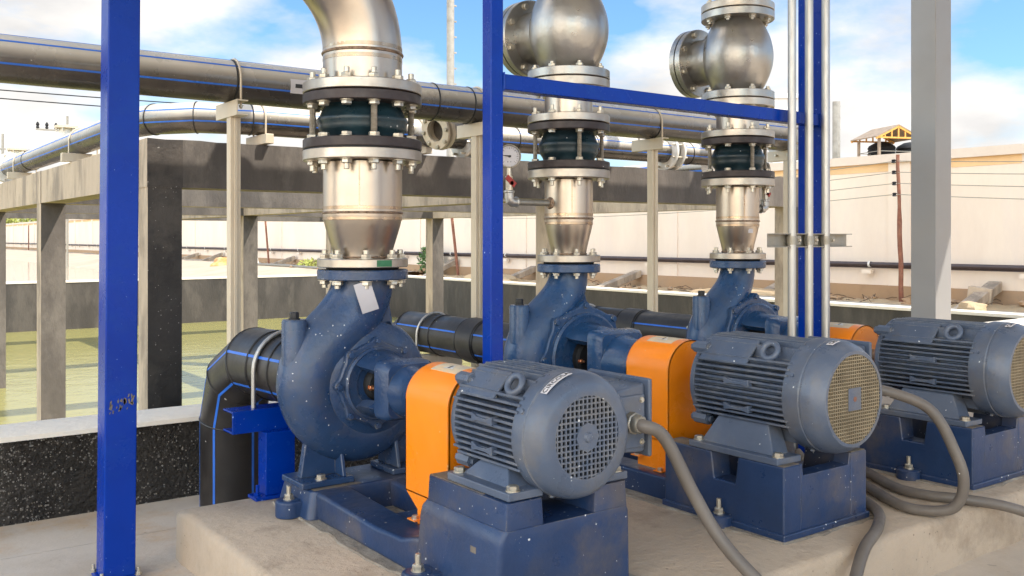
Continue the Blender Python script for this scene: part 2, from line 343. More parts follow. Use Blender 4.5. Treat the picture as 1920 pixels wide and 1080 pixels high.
def bez(p, n):
    p = [Vector(q) for q in p]; o = []
    for k in range(n+1):
        t = k/n; o.append(p[0]*(1-t)**3 + p[1]*3*t*(1-t)**2 + p[2]*3*t*t*(1-t) + p[3]*t**3)
    return o
def catmull(P, n=8):
    P = [Vector(p) for p in P]; Q = [P[0]*2-P[1]]+P+[P[-1]*2-P[-2]]; o = []
    for i in range(1, len(Q)-2):
        for k in range(n):
            t = k/n; a, b, c, d = Q[i-1], Q[i], Q[i+1], Q[i+2]
            o.append(.5*((2*b)+(c-a)*t+(2*a-5*b+4*c-d)*t*t+(3*b-a-3*c+d)*t**3))
    return o+[P[-1]]
def text_mesh(txt, size, mat, name, M, parent, ext=.0006, bend=None):
    cu = bpy.data.curves.new(name, 'FONT'); cu.body = txt; cu.size = size; cu.extrude = ext; cu.align_x = 'CENTER'; cu.align_y = 'CENTER'
    t = bpy.data.objects.new(name+"_tmp", cu); COL.objects.link(t)
    dg = bpy.context.evaluated_depsgraph_get(); me = bpy.data.meshes.new_from_object(t.evaluated_get(dg))
    bpy.data.objects.remove(t)
    lo = off(parent)
    for v in me.vertices: v.co = (bend(v.co) if bend else M @ v.co) - lo
    me.materials.clear(); me.materials.append(mat); me.name = name
    o = bpy.data.objects.new(name, me); COL.objects.link(o); o.parent = parent
    return o

# ================================================================ SETTING
b = MB(); b.box(-1500, 1500, -1500, 1500, -1.5, -1.3); struct("ground", b, M_earth)
b = MB()
b.box(-14, 7.75, -14, 2.935, -1.2, 0); b.box(-14, 7.75, 2.945, 3.28, -1.2, -.002)
struct("concrete_floor", b, M_floor)
b = MB(); b.add([(-8, 3.49, -.43), (7.75, 3.49, -.43), (7.75, 14.8, -.43), (-8, 14.8, -.43)], [(0, 1, 2, 3)]); struct("pond_water", b, M_water)
b = MB(); b.add([(-30, 15.0, .0), (7.5, 15.0, .0), (7.5, 90, .0), (-30, 90, .0)], [(0, 1, 2, 3)]); struct("lagoon_water", b, M_lagoon)
# sand strip between tank and boundary wall, uneven
def sheet(x0, x1, y0, y1, nx, ny, fz):
    m = MB(); vs = []; fs = []
    for i in range(ny+1):
        for j in range(nx+1):
            x = x0+(x1-x0)*j/nx; y = y0+(y1-y0)*i/ny; vs.append((x, y, fz(x, y)))
    for i in range(ny):
        for j in range(nx):
            a = i*(nx+1)+j; fs.append((a, a+1, a+nx+2, a+nx+1))
    return m.add(vs, fs)
def sandz(x, y):
    e = (x-7.95)/1.55
    if x < 7.951 and y < 3.25: return -.9
    return .19+.05*noise.noise((x*2.1, y*1.1, 3))+.05*noise.noise((x*5, y*4, 7))*max(0, min(1, e*4))+.02*e - (.04 if e < .05 else 0)
b = sheet(7.95, 9.62, -6, 15.2, 14, 150, sandz)
struct("sand_ground", b, M_sand)
# sloped slab bank of the lagoon behind the tank
def bankz(x, y):
    e = max(0, min(1, (x-6.2)/2.1)); return -.02+.27*e + (.05*noise.noise((x*1.5, y*.7, 1)) if x > 8.3 else 0)
b = sheet(6.1, 9.62, 15.2, 95, 16, 160, bankz); struct("lagoon_bank", b, M_slab)

# tank walls
t = thing("tank_wall", "low tank wall with rough black face and white rim behind the pumps", "tank wall", (0, 3.28, -1.2))
b = MB(); b.box(-9, 7.95, 3.282, 3.488, -1.2, .262); part("wall_face", b, M_bit, t)
b = sheet(-9, 7.95, 3.272, 3.496, 1, 1, lambda x, y: 0)
b = MB()
xs = [-9+.11*i for i in range(155)]
ls = []
for x in xs:
    x = min(x, 7.95); dz = .004*noise.noise((x*6, 1, 0)); dy = .006*noise.noise((x*5, 7, 0))
    ls.append([(x, 3.272+dy, .258), (x, 3.275+dy, .272+dz), (x, 3.29, .279+dz), (x, 3.48, .279-dz), (x, 3.498, .27), (x, 3.498, .258)])
b.loops(ls); part("rim", b, M_white, t)
t = thing("tank_wall", "far tank wall with stained dark face across the green water", "tank wall", (0, 14.9, -1.2))
b = MB(); b.box(-9, 7.95, 14.8, 15.0, -1.2, .25); part("wall_face", b, M_tank, t)
b = MB(); b.box(-9, 7.95, 14.79, 15.01, .25, .275); part("rim", b, M_white, t)
t = thing("tank_wall", "long side tank wall with dark face beside the sandy strip", "tank wall", (7.85, 9, -1.2))
b = MB(); b.box(7.75, 7.95, 3.5, 14.79, -1.2, .25); part("wall_face", b, M_tank, t)
b = MB(); b.box(7.738, 7.965, 3.5, 14.785, .25, .275); part("rim", b, M_white, t)

# concrete frame standing in the tank
XG = [1.25, 3.55, 5.80]; YG = [4.4, 6.9, 9.4, 12.1]
t = thing("concrete_frame", "open concrete frame of columns and ring beams standing in the green tank", "concrete frame", (3.5, 8, -1.2))
def faced(o):
    me = o.data
    for p in me.polygons: p.material_index = 1 if p.normal.y < -.5 else 0
for i, x in enumerate(XG):
    for j, y in enumerate(YG):
        b = MB(); b.box(x-.075, x+.075, y-.075, y+.075, -1.2, 1.12)
        faced(part("column", b, [M_conc, M_bitshade if j == 0 else M_coat], t, smooth=0))
for j, y in enumerate(YG):
    b = MB()
    K = 60
    ls = []
    for k in range(K+1):
        x = 1.172+(5.878-1.172)*k/K; dz = .004*noise.noise((x*9, y, 2))
        ls.append([(x, y-.078, 1.12), (x, y+.078, 1.12), (x, y+.078, 1.336+dz), (x, y-.078, 1.336+dz)])
    b.loops(ls)
    bo = part("beam", b, [M_conc, M_coat, M_bitshade], t, smooth=0); faced(bo)
    if j == 0:
        for p in bo.data.polygons:
            if p.normal.y < -.5 and p.center.x+t.location.x < 1.36: p.material_index = 2  # corner shadow painted onto the front beam's first stretch
for i, x in enumerate(XG):
    for j in range(len(YG)-1):
        b = MB(); b.box(x-.074, x+.074, YG[j]+.078, YG[j+1]-.078, 1.123, 1.332)
        part("beam", b, M_conc, t, smooth=0)

# boundary wall
t = thing("boundary_wall", "long cream boundary wall with brown footing and ochre band under its coping", "wall", (9.6, 30, 0))
b = MB(); b.box(9.5, 9.65, -6, 95, .37, 1.72); part("wall_panel", b, M_wall, t, smooth=0)
b = MB(); b.box(9.44, 9.70, -6, 95, 1.72, 1.815); part("coping", b, M_cap, t, smooth=0)
b = MB()
for k in range(29):
    y = -.95+3.43*k; b.box(9.494, 9.5, y-1.45 if k else -6, y+1.62, 1.63, 1.72)
part("ochre_band", b, M_ochre, t, smooth=0)
b = MB(); b.box(9.455, 9.66, -6, 95, -.1, .372); part("footing", b, M_plinth, t, smooth=0)
for k in range(27):
    y = 2.32+3.43*k-3.43
    b = MB(); b.box(9.478, 9.52, y-.13, y+.13, .37, 1.72); part("pilaster", b, M_wall, t, smooth=0)
t = thing("service_pipe", "dark maroon pipe clipped along the foot of the cream wall", "pipe", (9.4, 6, .6))
b = MB(); b.tube([(9.41, -6, .605), (9.41, 95, .605)], .024, 12); b.tube([(9.43, -6, .575), (9.43, 95, .575)], .014, 8); part("pipe_run", b, M_pvc, t)
for k in range(36):
    y = .9+1.72*k
    b = MB(); b.lathe([(.03, -.012), (.034, -.012), (.034, .012), (.03, .012)], (9.41, y, .605), (0, 1, 0), 14, closed=True); part("pipe_clip", b, M_wpaint, t)
    b = MB(); b.box(9.40, 9.455, y-.015, y+.10, .50, .545); part("bracket", b, M_wall, t)
for k in range(16):
    y = 2.2+2.45*k+.5*random.random(); x0 = 8.62+.15*random.random(); h = .43+.1*random.random()
    b = MB(); hw = .07
    b.loops([[(x0, y-hw, .12), (x0, y+hw, .12), (x0+.03, y+hw, .22), (x0+.03, y-hw, .22)], [(9.44, y-hw, h-.1), (9.44, y+hw, h-.1), (9.44, y+hw, h), (9.44, y-hw, h)]])
    single("wall_strut", b, M_conc, "slanting concrete strut leaning from the sand onto the wall footing", "strut", (x0, y, .12), "concrete struts along the wall foot", bevel=.01)
def rockmb(c, s, seed, n=10):
    b = MB(); ls = []
    for i in range(1, n):
        th = math.pi*i/n
        row = []
        for j in range(n+2):
            ph = 2*math.pi*j/(n+2); d = Vector((math.sin(th)*math.cos(ph), math.sin(th)*math.sin(ph), math.cos(th)))
            q = 1+.55*noise.noise(d*1.3+Vector((seed, 0, 0)))
            row.append(Vector(c)+Vector((d.x*s[0], d.y*s[1], d.z*s[2]))*q)
        ls.append(row)
    return b.loops(ls)
def slab(c, sx, sy, sz, rz, rx):
    M = Matrix.Translation(c) @ Matrix.Rotation(rz, 4, 'Z') @ Matrix.Rotation(rx, 4, 'X')
    return MB().box(-sx, sx, -sy, sy, -sz, sz, M)
single("concrete_slab", slab((9.2, 4.72, .30), .05, .11, .11, .2, .12), M_conc, "broken grey slab standing upright against the brown wall footing", "slab", (9.2, 4.72, .2), bevel=.008)
single("sand_lump", rockmb((8.15, 4.25, .27), (.10, .13, .06), 4), M_sand, "yellow lump of dry mortar on the sand beside the grey column", "lump", (8.15, 4.25, .2), smooth=20)
single("rubble_heap", rockmb((8.9, 12.6, .22), (.3, .7, .10), 9), M_sand, "low heap of earth and rubble at the foot of the wall", "rubble", (8.9, 12.6, .2), smooth=25)
single("rubble_heap", rockmb((8.75, 7.3, .2), (.25, .9, .10), 5), M_sand, "spread of broken earth between two concrete struts", "rubble", (8.75, 7.3, .2), smooth=25)
single("ground_pipe", MB().tube([(8.22, -3, .235), (8.2, 4, .24), (8.25, 7.2, .245)], .026, 12), M_galvd, "grey pipe lying on the sand along the tank rim", "pipe", (8.2, 3, .235))
single("ground_pipe", MB().tube([(8.3, 17, .27), (8.42, 20, .28), (8.3, 24, .27)], .03, 10), M_galvd, "pale bent pipe lying on the far bank", "pipe", (8.4, 20, .27))
single("sack", rockmb((8.2, 23.3, .24), (.30, .35, .22), 2, 14), M_sack, "crumpled orange sack lying on the far bank", "sack", (8.2, 23.3, .1))
single("sack", rockmb((8.55, 22.4, .32), (.16, .22, .14), 6, 12), M_wpaint, "white bundle lying beside the orange sack", "sack", (8.55, 22.4, .2))

b = MB(); rr = random.Random(11)
for k in range(420):
    y = 2.5+22*rr.random()**1.6; x = 8.05+1.38*rr.random()**.7; q = .012+.035*rr.random()**3
    b2 = rockmb((x, y, sandz(x, y)+q*.3 if y < 15 else .27), (q*(.7+rr.random()), q*(.7+rr.random()), q*.7), rr.random()*90, 5); b.add(b2.v, b2.f)
struct("gravel", b, M_plinth, smooth=0, kind="stuff")
b = MB()
for k in range(60):
    y = 4.5+6*rr.random(); x = 8.9+.45*rr.random(); a = rr.random()*6.3; z = sandz(x, y)+.02; l_ = .1+.16*rr.random()
    b.tube([(x, y, z), (x+.5*l_*math.cos(a), y+.5*l_*math.sin(a), z+.05*rr.random()), (x+l_*math.cos(a+.4), y+l_*math.sin(a+.4), z+.01)], .004, 4)
struct("twigs", b, M_bark, smooth=0, kind="stuff")

# fence poles and wires
poles = [(9.25, 5.6, 1.78, .03), (9.2, 14.2, 1.6, .1), (9.2, 23, 1.6, .07), (9.2, 48.8, 1.6, 0), (9.2, 57, 1.6, 0), (9.2, 66, 1.6, 0)]
plabs = ["rusty leaning fence pole with black insulators by the grey column", "red painted leaning stake in front of the far wall", "pale rusty fence pole standing between slanting struts",
         "thin far fence pole left of the wall's distant struts", "thin pale far fence pole near the end of the wall", "thinnest far fence pole by the wall's left end"]
for k, (x, y, h, lean) in enumerate(poles):
    t = thing("fence_pole", plabs[k], "pole", (x, y, .15), "fence poles along the wall")
    top = Vector((x-lean, y+lean*.3, h)); bot = Vector((x+lean*.6, y-lean*.2, .1))
    b = MB(); r0 = .026 if k < 3 else .03
    if k == 0:
        pts = [bot.lerp(top, i/12)+Vector((.003*math.sin(i*2.1), .004*math.sin(i*1.3), 0)) for i in range(13)]
        b.tube(pts, [.026 if i < 8 else .019 for i in range(13)], 7)
    else: b.tube([bot, top], r0, 8)
    part("pole", b, M_rust if k != 3 else M_conc, t)
    if k == 0:
        for q in range(4):
            z = 1.71-q*.118; f = (z-.1)/(h-.1); c = bot.lerp(top, f)+Vector((-.03, .03, 0))
            b = MB(); b.lathe([(.012, -.02), (.026, -.016), (.016, 0), (.026, .012), (.012, .02)], c, (0, 0, 1), 10)
            i_ = part("insulator", b, M_dark, t)
for q in range(4):
    b = MB(); z = 1.71-q*.118
    def wire(b, p0, p1, sag, r):
        p0 = Vector(p0); p1 = Vector(p1)
        b.tube([p0.lerp(p1, i/12)-Vector((0, 0, sag*4*(i/12)*(1-i/12))) for i in range(13)], r, 5)
    wire(b, (9.2, 5.63, z), (9.15, 14.2, 1.55-.095*q), .10, .0042)
    wire(b, (9.2, 5.6, z), (8.95, 1.0, z-.22), .04, .0042)
    single("fence_wire", b, M_galvd, ["topmost fence wire strung across the cream wall", "second fence wire from the top on the rusty pole", "third fence wire from the top on the rusty pole", "lowest fence wire strung across the cream wall"][q], "wire", (9.2, 5.63, z), "fence wires on the rusty pole")

# plants and far trees
def leaves(c, s, n, size, seed, dens=.0):
    rr = random.Random(seed); b = MB()
    for k in range(n):
        while True:
            d = Vector((rr.uniform(-1, 1), rr.uniform(-1, 1), rr.uniform(-1, 1)))
            if d.length < 1 and noise.noise(d*2.2+Vector((seed, 1, 2))) > dens-.15: break
        p = Vector(c)+Vector((d.x*s[0], d.y*s[1], d.z*s[2]))
        u = Vector((rr.gauss(0, 1), rr.gauss(0, 1), rr.gauss(0, 1))).normalized(); v = u.orthogonal().normalized()
        a = size*rr.uniform(.6, 1.3)
        b.add([p-u*a, p+v*a*.45, p+u*a, p-v*a*.45], [(0, 1, 2, 3)])
    return b
t = thing("shrub", "small green shrub growing at the foot of the far wall", "shrub", (9.15, 15, .2))
part("foliage", leaves((9.15, 15, .50), (.22, .28, .30), 420, .05, 3), M_leaf, t, smooth=0)
b = MB(); b.tube([(9.15, 15, .15), (9.16, 15.02, .6)], .012, 6); part("stem", b, M_bark, t)
t = thing("shrub", "yellow green weed bush by the dark far columns", "shrub", (8.75, 19.3, .2))
part("foliage", leaves((8.75, 19.3, .28), (.3, .55, .16), 380, .05, 5), M_leafy, t, smooth=0)
b = MB(); b.tube([(8.75, 19.3, .15), (8.74, 19.3, .4)], .012, 6); part("stem", b, M_bark, t)
for k, (x, y, h, lab) in enumerate([(12.6, 80, 2.75, "yellow green tree showing over the left end of the wall"), (10.7, 78, 2.5, "lower yellowish tree at the far left over the wall"), (15.2, 84, 2.6, "bushy green tree farthest right over the distant wall")]):
    t = thing("far_tree", lab, "tree", (x, y, -1.3), "trees beyond the wall")
    b = MB(); b.tube([(x, y, -1.3), (x+.05, y, .5), (x, y, h-.5)], [.14, .1, .04], 8)
    for a in range(5): b.tube([(x, y, .6+.2*a), (x+math.cos(a*2.4)*.7, y+math.sin(a*2.4)*.7, 1.4+.2*a)], [.05, .02], 6)
    part("trunk", b, M_bark, t)
    part("crown", leaves((x, y, h-.9), (1.5, 1.5, 1.0), 900, .16, 20+k, .05), M_leafy, t, smooth=0)

# kiosk and tanks far beyond the wall
t = thing("lookout_shelter", "yellow timber roofed lookout shelter rising behind the wall", "shelter", (34.6, 21.5, -1.3))
M4 = Matrix.Translation((34.68, 21.64, 0)) @ Matrix.Rotation(R(-24), 4, 'Z')
b = MB()
for s in (-1, 1): b.box(-1.05, 1.05, 0, 1.28, -.02, .02, M4 @ Matrix.Translation((0, 0, 5.36)) @ Matrix.Scale(s, 4, (0, 1, 0)) @ Matrix.Rotation(R(-26), 4, 'X'))
M5 = M4 @ Matrix.Rotation(R(90), 4, 'Z')
b = MB()
for s in (-1, 1):
    Mr = M4 @ Matrix.Translation((0, 0, 5.38)) @ Matrix.Rotation(R(26*s), 4, 'Y')
    b.box(*((0, 1.12) if s > 0 else (-1.12, 0)), -.9, .9, -.02, .02, Mr)
part("roof", b, M_roof, t)
b = MB()
for yy in (-.86, .86):
    for s in (-1, 1):
        Mr = M4 @ Matrix.Translation((0, yy, 5.33)) @ Matrix.Rotation(R(26*s), 4, 'Y')
        b.box(*((0, 1.1) if s > 0 else (-1.1, 0)), -.03, .03, -.05, .02, Mr)
    b.box(-1.0, 1.0, yy-.03, yy+.03, 4.84, 4.90, M4)
    for xx in (-.6, -.3, 0, .3, .6): b.box(xx-.025, xx+.025, yy-.02, yy+.02, 4.88, 5.30-abs(xx)*.49, M4)
part("truss", b, M_wood, t)
for xx in (-.75, .75):
    for yy in (-.7, .7):
        b = MB(); b.box(xx-.045, xx+.045, yy-.045, yy+.045, -1.3, 4.86, M4); part("post", b, M_wood if yy < 0 and xx > 0 else M_roof, t)
b = MB()
for zz in (3.95, 4.15, 4.35):
    for yy in (-.72, .72): b.box(-.75, .75, yy-.012, yy+.012, zz-.012, zz+.012, M4)
    for xx in (-.76, .76): b.box(xx-.012, xx+.012, -.7, .7, zz-.012, zz+.012, M4)
part("railing", b, M_galvd, t)
b = MB(); b.box(-.9, .9, -.85, .85, 3.6, 3.7, M4); part("deck", b, M_roof, t)
for k, (x, y, lab) in enumerate([(35.3, 22.2, "black ribbed water tank under the yellow shelter roof"), (36.4, 21.6, "black ribbed water tank half hidden by the grey column")]):
    b = MB(); pr = [(.02, 4.88), (.25, 4.84), (.5, 4.7)]
    for q in range(10): pr += [(.56, 4.6-q*.12), (.52, 4.55-q*.12)]
    b.lathe(pr+[(.5, -1.3)], (x, y, 0), (0, 0, 1), 20); single("water_tank", b, M_dark, lab, "water tank", (x, y, -1.3), "water tanks beyond the wall")
# masts, far building
def mast(x, y, z1, r, lab, ribs):
    t = thing("mast", lab, "mast", (x, y, -1.3)); b = MB(); b.tube([(x, y, -1.3), (x, y, z1)], [r, r*.92], 14); part("pole", b, M_mast, t)
    for k in range(ribs):
        z = z1-.5*k-.2; b = MB(); b.box(x-.03, x+r+.09, y-.03, y+.03, z, z+.05); part("step", b, M_mast, t)
mast(16.2, 25.3, 10.5, .13, "tall pale stepped mast rising behind the big pipe", 14)
mast(34.8, 24.0, 6.7, .17, "short pale mast seen right of the blue conduits post", 4)
t = thing("far_building", "plain white building far behind the second check valve", "building", (25, 19.6, -1.3))
Mb = Matrix.Translation((25.3, 19.6, 0)) @ Matrix.Rotation(R(-36), 4, 'Z')
b = MB(); b.box(-.55, .55, -1.2, 1.2, -1.3, 5.3, Mb); part("wall", b, M_far, t)
b = MB(); b.box(-.62, .62, -1.27, 1.27, 5.3, 5.45, Mb); part("parapet", b, M_far, t)
# power line at far left
for k, (x, y, z1, lab) in enumerate([(6.3, 32.2, 4.75, "thin power pole farther right behind the bent pipe"), (4.6, 33.0, 4.15, "thin power pole at the far left behind the pipe")]):
    t = thing("power_pole", lab, "power pole", (x, y, -1.3))
    b = MB(); b.tube([(x, y, -1.3), (x, y, z1)], .035, 8); part("pole", b, M_galvd, t)
    b = MB(); b.box(x-.9, x+.08, y-.03, y+.03, z1-.5, z1-.45); part("crossarm", b, M_galvd, t)
    for q in range(3):
        b = MB(); b.lathe([(.02, 0), (.055, .03), (.035, .08), (.055, .13), (.035, .18), (.015, .21)], (x-.85+.26*q, y, z1-.45), (0, 0, 1), 10); part("insulator", b, M_dark, t)
for q, (za, zb) in enumerate([(5.45, 5.25), (5.25, 4.95)]):
    b = MB(); wire(b, (-4, 32, za), (14, 30, zb), .12, .018); single("power_line", b, M_dark, ["upper thin power line across the left sky", "lower thicker power line across the left sky"][q], "wire", (-4, 32, za))

# ================================================================ CANOPY, POSTS
t = thing("canopy_roof", "light sheet roof on blue rafters over the pumps, above the picture", "roof", (2.5, 1.0, 3.25))
b = MB(); K = 90; ls = []
for k in range(K+1):
    x = -1.2+7.3*k/K; z = 3.32+.018*math.sin(k*2.0)
    ls.append([(x, -2.6, z), (x, 2.93, z), (x, 2.93, z+.004), (x, -2.6, z+.004)])
b.loops(ls); part("roof_sheet", b, M_canopy, t)
b = MB(); b.box(-1.2, 6.1, 2.93, 2.945, 3.28, 3.35); part("fascia", b, M_blue, t)
for x in (-.9, .64, 2.39, 3.6, 4.76, 5.6):
    b = MB(); b.box(x-.035, x+.035, -2.5, 3.38, 3.19, 3.28); part("rafter", b, M_blue, t, bevel=.004)
def post(x0, x1, y0, y1, z0, z1, mat, lab, name="steel_post", tilt=0, plate=.03):
    cx, cy = (x0+x1)/2, (y0+y1)/2
    t = thing(name, lab, "post", (cx, cy, z0))
    b = MB(); b.box(x0, x1, y0, y1, z0+.008, z1); part("shaft", b, mat, t, bevel=.004)
    b = MB(); b.box(x0-plate, x1+plate, y0-plate, y1+plate, z0, z0+.01); part("base_plate", b, mat, t, bevel=.002)
    for sx in (-1, 1):
        for sy in (-1, 1): bolt(t, (cx+sx*((x1-x0)/2+plate*.55), cy+sy*((y1-y0)/2+plate*.55), z0+.01), (0, 0, 1), .008, .008, stub=.012)
    t.rotation_euler = (0, tilt, 0); return t
p1 = post(.588, .668, 2.57, 2.65, 0, 3.19, M_blue, "thick blue box post standing alone at the left", tilt=.0083, plate=.010)
rr = random.Random(5)
b = MB()
for k in range(26):
    u = rr.random(); cx = .600+.060*u; cz = .437+.030*u*(1 if k % 2 else .3)+.030*rr.random(); a = .0012+.0034*rr.random(); sl_ = rr.uniform(-.4, .9)
    b.add([(cx+a*math.cos(q)*(.4+.9*rr.random())+sl_*a*math.sin(q), 2.5692, cz+a*2.0*math.sin(q)*(.4+.9*rr.random())) for q in [i*.7 for i in range(9)]], [tuple(range(9))])
part("paint_chip", b, M_wear, p1, smooth=0)
post(1.37, 1.41, 1.95, 1.99, .14, 3.19, M_blue, "slim blue post between the first two pumps", plate=.02)
p3 = post(2.735, 2.78, 1.94, 2.04, .14, 3.19, M_blue, "wide blue post behind three steel conduits", plate=.012)
b = MB(); b.box(1.41, 2.735, 1.95, 1.99, 1.272, 1.312)
single("cross_beam", b, M_blue, "blue horizontal beam joining the two right blue posts", "beam", (2.07, 1.97, 1.272), bevel=.003)
wb_ = bpy.data.objects["cross_beam"]
for x in (1.4105, 2.7345):
    b = MB(); b.tube([(x, 1.949, 1.271), (x, 1.949, 1.313), (x, 1.991, 1.313), (x, 1.991, 1.271), (x, 1.949, 1.271)], .0028, 8); part("weld_bead", b, M_blue, wb_)
post(4.87, 5.03, 2.74, 2.885, 0, 3.3, M_greyc, "tall plain grey column at the right", "grey_column")
# conduits on strut
for k, x in enumerate((2.544, 2.634, 2.724)):
    b = MB(); b.cyl((x, 1.92-.0, .15), (x, 1.92, 3.19), .0134, n=18)
    single("steel_conduit", b, M_galv, ["leftmost galvanised conduit at the blue beam's right end", "middle galvanised conduit in front of the wide blue post", "rightmost galvanised conduit in front of the wide blue post"][k], "conduit", (x, 1.92, .15), "galvanised conduits on the wide post")
t = thing("strut_channel", "short slotted steel channel clamping three conduits", "bracket", (2.65, 1.935, .87))
b = MB(); b.prism([(1.9365, .864), (1.9375, .864), (1.9375, .903), (1.9365, .903)], 'yz', 2.44, 2.866)
b.box(2.44, 2.866, 1.914, 1.9365, .903, .906); b.box(2.44, 2.866, 1.914, 1.9365, .861, .864); part("channel", b, M_galvd, t)
for x in (2.544, 2.634, 2.724):
    b = MB(); b.lathe([(.0136, -.014), (.0165, -.014), (.0165, .014), (.0136, .014)], (x, 1.92, .884), (0, 0, 1), 20, closed=True); b.box(x+.014, x+.032, 1.909, 1.914, .870, .898)
    c = part("conduit_clamp", b, M_galvd, t); bolt(c, (x+.024, 1.909, .884), (0, -1, 0), .0055, .005)

# ================================================================ PLINTH
t = thing("equipment_plinth", "raised concrete plinth carrying all three pump sets", "plinth", (2.4, 2, 0))
b = MB(); ls = []
def prow(z, e, rad=.02):
    x0, x1, y0, y1 = .80-e, 4.3+e, 1.345-e, 2.655+e; row = []
    n = 60
    def wob(x, y, nx, ny):
        d = .006*noise.noise((x*5, y*5, z*9))+.003*noise.noise((x*21, y*21, z*9)); return (x+nx*d, y+ny*d, z)
    for k in range(n): row.append(wob(x0+(x1-x0)*k/n, y0, 0, 1))
    for k in range(24): row.append(wob(x1, y0+(y1-y0)*k/24, 1, 0))
    for k in range(n): row.append(wob(x1-(x1-x0)*k/n, y1, 0, 1))
    for k in range(24): row.append(wob(x0, y1-(y1-y0)*k/24, 1, 0))
    return row
b.loops([prow(0, .004), prow(.05, .002), prow(.122, 0), prow(.134, -.006), prow(.14, -.02)]); part("concrete_block", b, M_pad, t, smooth=60)

# ================================================================ PUMP SETS
ZS = .488
def pump(X, Y, lab, mat, neck=.084, fl=.1285, cov=.125, br=1.0, sc=1.0, foot=.27, holes=8, op=.067):
    O = Vector((X, Y, ZS)); t = thing("centrifugal_pump", lab, "pump", (X, Y, ZS-foot))
    b = MB(O)
    # volute : spiral tube growing clockwise, swan neck up to the flange
    pts = []; rad = []; ax = []
    for k in range(41):
        th = R(62-242*k/40); f = k/40
        rc = (.132+.036*f)*sc; rt = (.050+.038*f)*sc
        pts.append(Vector((rc*math.cos(th), 0, rc*math.sin(th)))); rad.append(rt); ax.append(rt*.84)
    n0 = pts[-1]
    for k, p in enumerate(bez([n0, n0+Vector((0, 0, .125)), (-.004, 0, .150), (0, 0, .288)], 16)[1:]):
        pts.append(p); f = (k+1)/16; rt = rad[40]*(1-f)+neck*f; rad.append(rt); ax.append(rt*(.84+.16*f))
    ls = []
    for i, p in enumerate(pts):
        tg = (pts[min(i+1, len(pts)-1)]-pts[max(0, i-1)]).normalized(); u = Vector((-tg.z, 0, tg.x)); v = Vector((0, 1, 0))
        ls.append([p + u*rad[i]*math.cos(q) + v*ax[i]*math.sin(q) for q in [2*math.pi*j/28 for j in range(28)]])
    b.loops(ls)
    b.lathe([(.04, -.070), (.13*sc, -.072), (.168*sc, -.045), (.172*sc, .04), (.14*sc, .085), (.10, .10), (.085, .125)], (0, 0, 0), (0, 1, 0), 48)
    casing = part("casing", b, mat, t, smooth=50)
    b = MB(O); b.prism([(neck*.35, .262), (neck*.92, .286), (.115*sc, .10*sc), (.02, .13)], 'xz', .012, .028); part("rib", b, mat, t, bevel=.004)
    b = MB(O); b.ring(.05, fl, .286, .314, n=48, ch=.003); part("flange", b, mat, t)
    # drain boss
    b = MB(O); b.lathe([(.034, .02), (.034, .175), (.031, .182)], (-.212*sc, -.01, 0), (0, 0, 1), 20); part("plug_boss", b, mat, t)
    bolt(t, O+Vector((-.212*sc, -.01, .182)), (0, 0, 1), .013, .02, mat=M_black, wash=True, name="plug")
    B = br
    # cover plate with lobes
    b = MB(O); ls = []
    for y, e in ((-.066, 0), (-.086, 0), (-.090, -.004)):
        row = []
        for j in range(144):
            a = 2*math.pi*j/144; q = (a*holes/(2*math.pi)) % 1; q = min(q, 1-q)*2*math.pi/holes*cov
            r = cov*.90+e+(.0145*br*math.exp(-(q/(.017*br))**2))
            row.append((r*math.cos(a), y, r*math.sin(a)))
        ls.append(row)
    b.loops(ls)
    b.lathe([(cov*.80, -.088), (cov*.80, -.098), (cov*.76, -.103), (cov*.70, -.100), (op+.002, -.100), (op, -.095)], (0, 0, 0), (0, 1, 0), 56)
    part("cover_plate", b, mat, t, smooth=30)
    for k in range(holes):
        a = 2*math.pi*k/holes; bolt(t, O+Vector((math.cos(a)*cov*.93, -.090, math.sin(a)*cov*.93)), (0, -1, 0), .0085*max(1, br*.95), .009, mat=mat)
    # lantern bracket : top and bottom webs, end wall, bearing housing
    B = br
    b = MB(O)
    for s in (1, -1):
        ls = []
        for y, r in ((-.092, .096*B), (-.118, .086*B), (-.205, .082*B), (-.228, .080*B)):
            row = []
            for q in range(13):
                a = R(38+104*q/12); row.append((r*math.cos(a), y, s*r*math.sin(a)))
            for q in range(13):
                a = R(142-104*q/12); row.append(((r-.026)*math.cos(a), y, s*(r-.026)*math.sin(a)))
            ls.append(row)
        b.loops(ls)
    w2 = .078*B
    b.rects([(-w2, w2, -.076*B, .080*B, 0), (-w2*.98, w2*.98, -.074*B, .078*B, .040), (-w2*.86, w2*.86, -.066*B, .072*B, .056)], rad=.022, seg=4)
    n_end = len(b.v); base = n_end-3*4*5
    for i in range(base, n_end):   # lay the plate upright: (x, z, t) -> world
        p = b.v[i]-O; b.v[i] = O+Vector((p.x, -.216-p.z, p.y))
    b.lathe([(.070*B, -.262), (.069*B, -.278), (.063*B, -.305), (.062*B, -.36), (.066*B, -.365), (.066*B, -.395), (.05*B, -.402)], (0, 0, 0), (0, 1, 0), 40)
    part("bearing_bracket", b, mat, t, smooth=45, bevel=0)
    b = MB(O); b.lathe([(op+.001, -.0945), (op*.99, -.0940), (.048*B, -.0945), (.047*B, -.112), (.040*B, -.120), (.03, -.121)], (0, 0, 0), (0, 1, 0), 32); gl = part("gland", b, M_dark, t)
    b = MB(O); b.cyl((0, -.10, 0), (0, -.22, 0), .019, n=18); part("shaft", b, M_galvd, t)
    for s in (-1, 1): bolt(gl, O+Vector((s*.036*B, -.117, .006*s)), (0, -1, 0), .008, .009, mat=M_copper, stub=.012)
    # suction flange behind
    b = MB(O); b.ring(.06, .128, .118, .138, axis=(0, 1, 0)); part("suction_flange", b, mat, t)
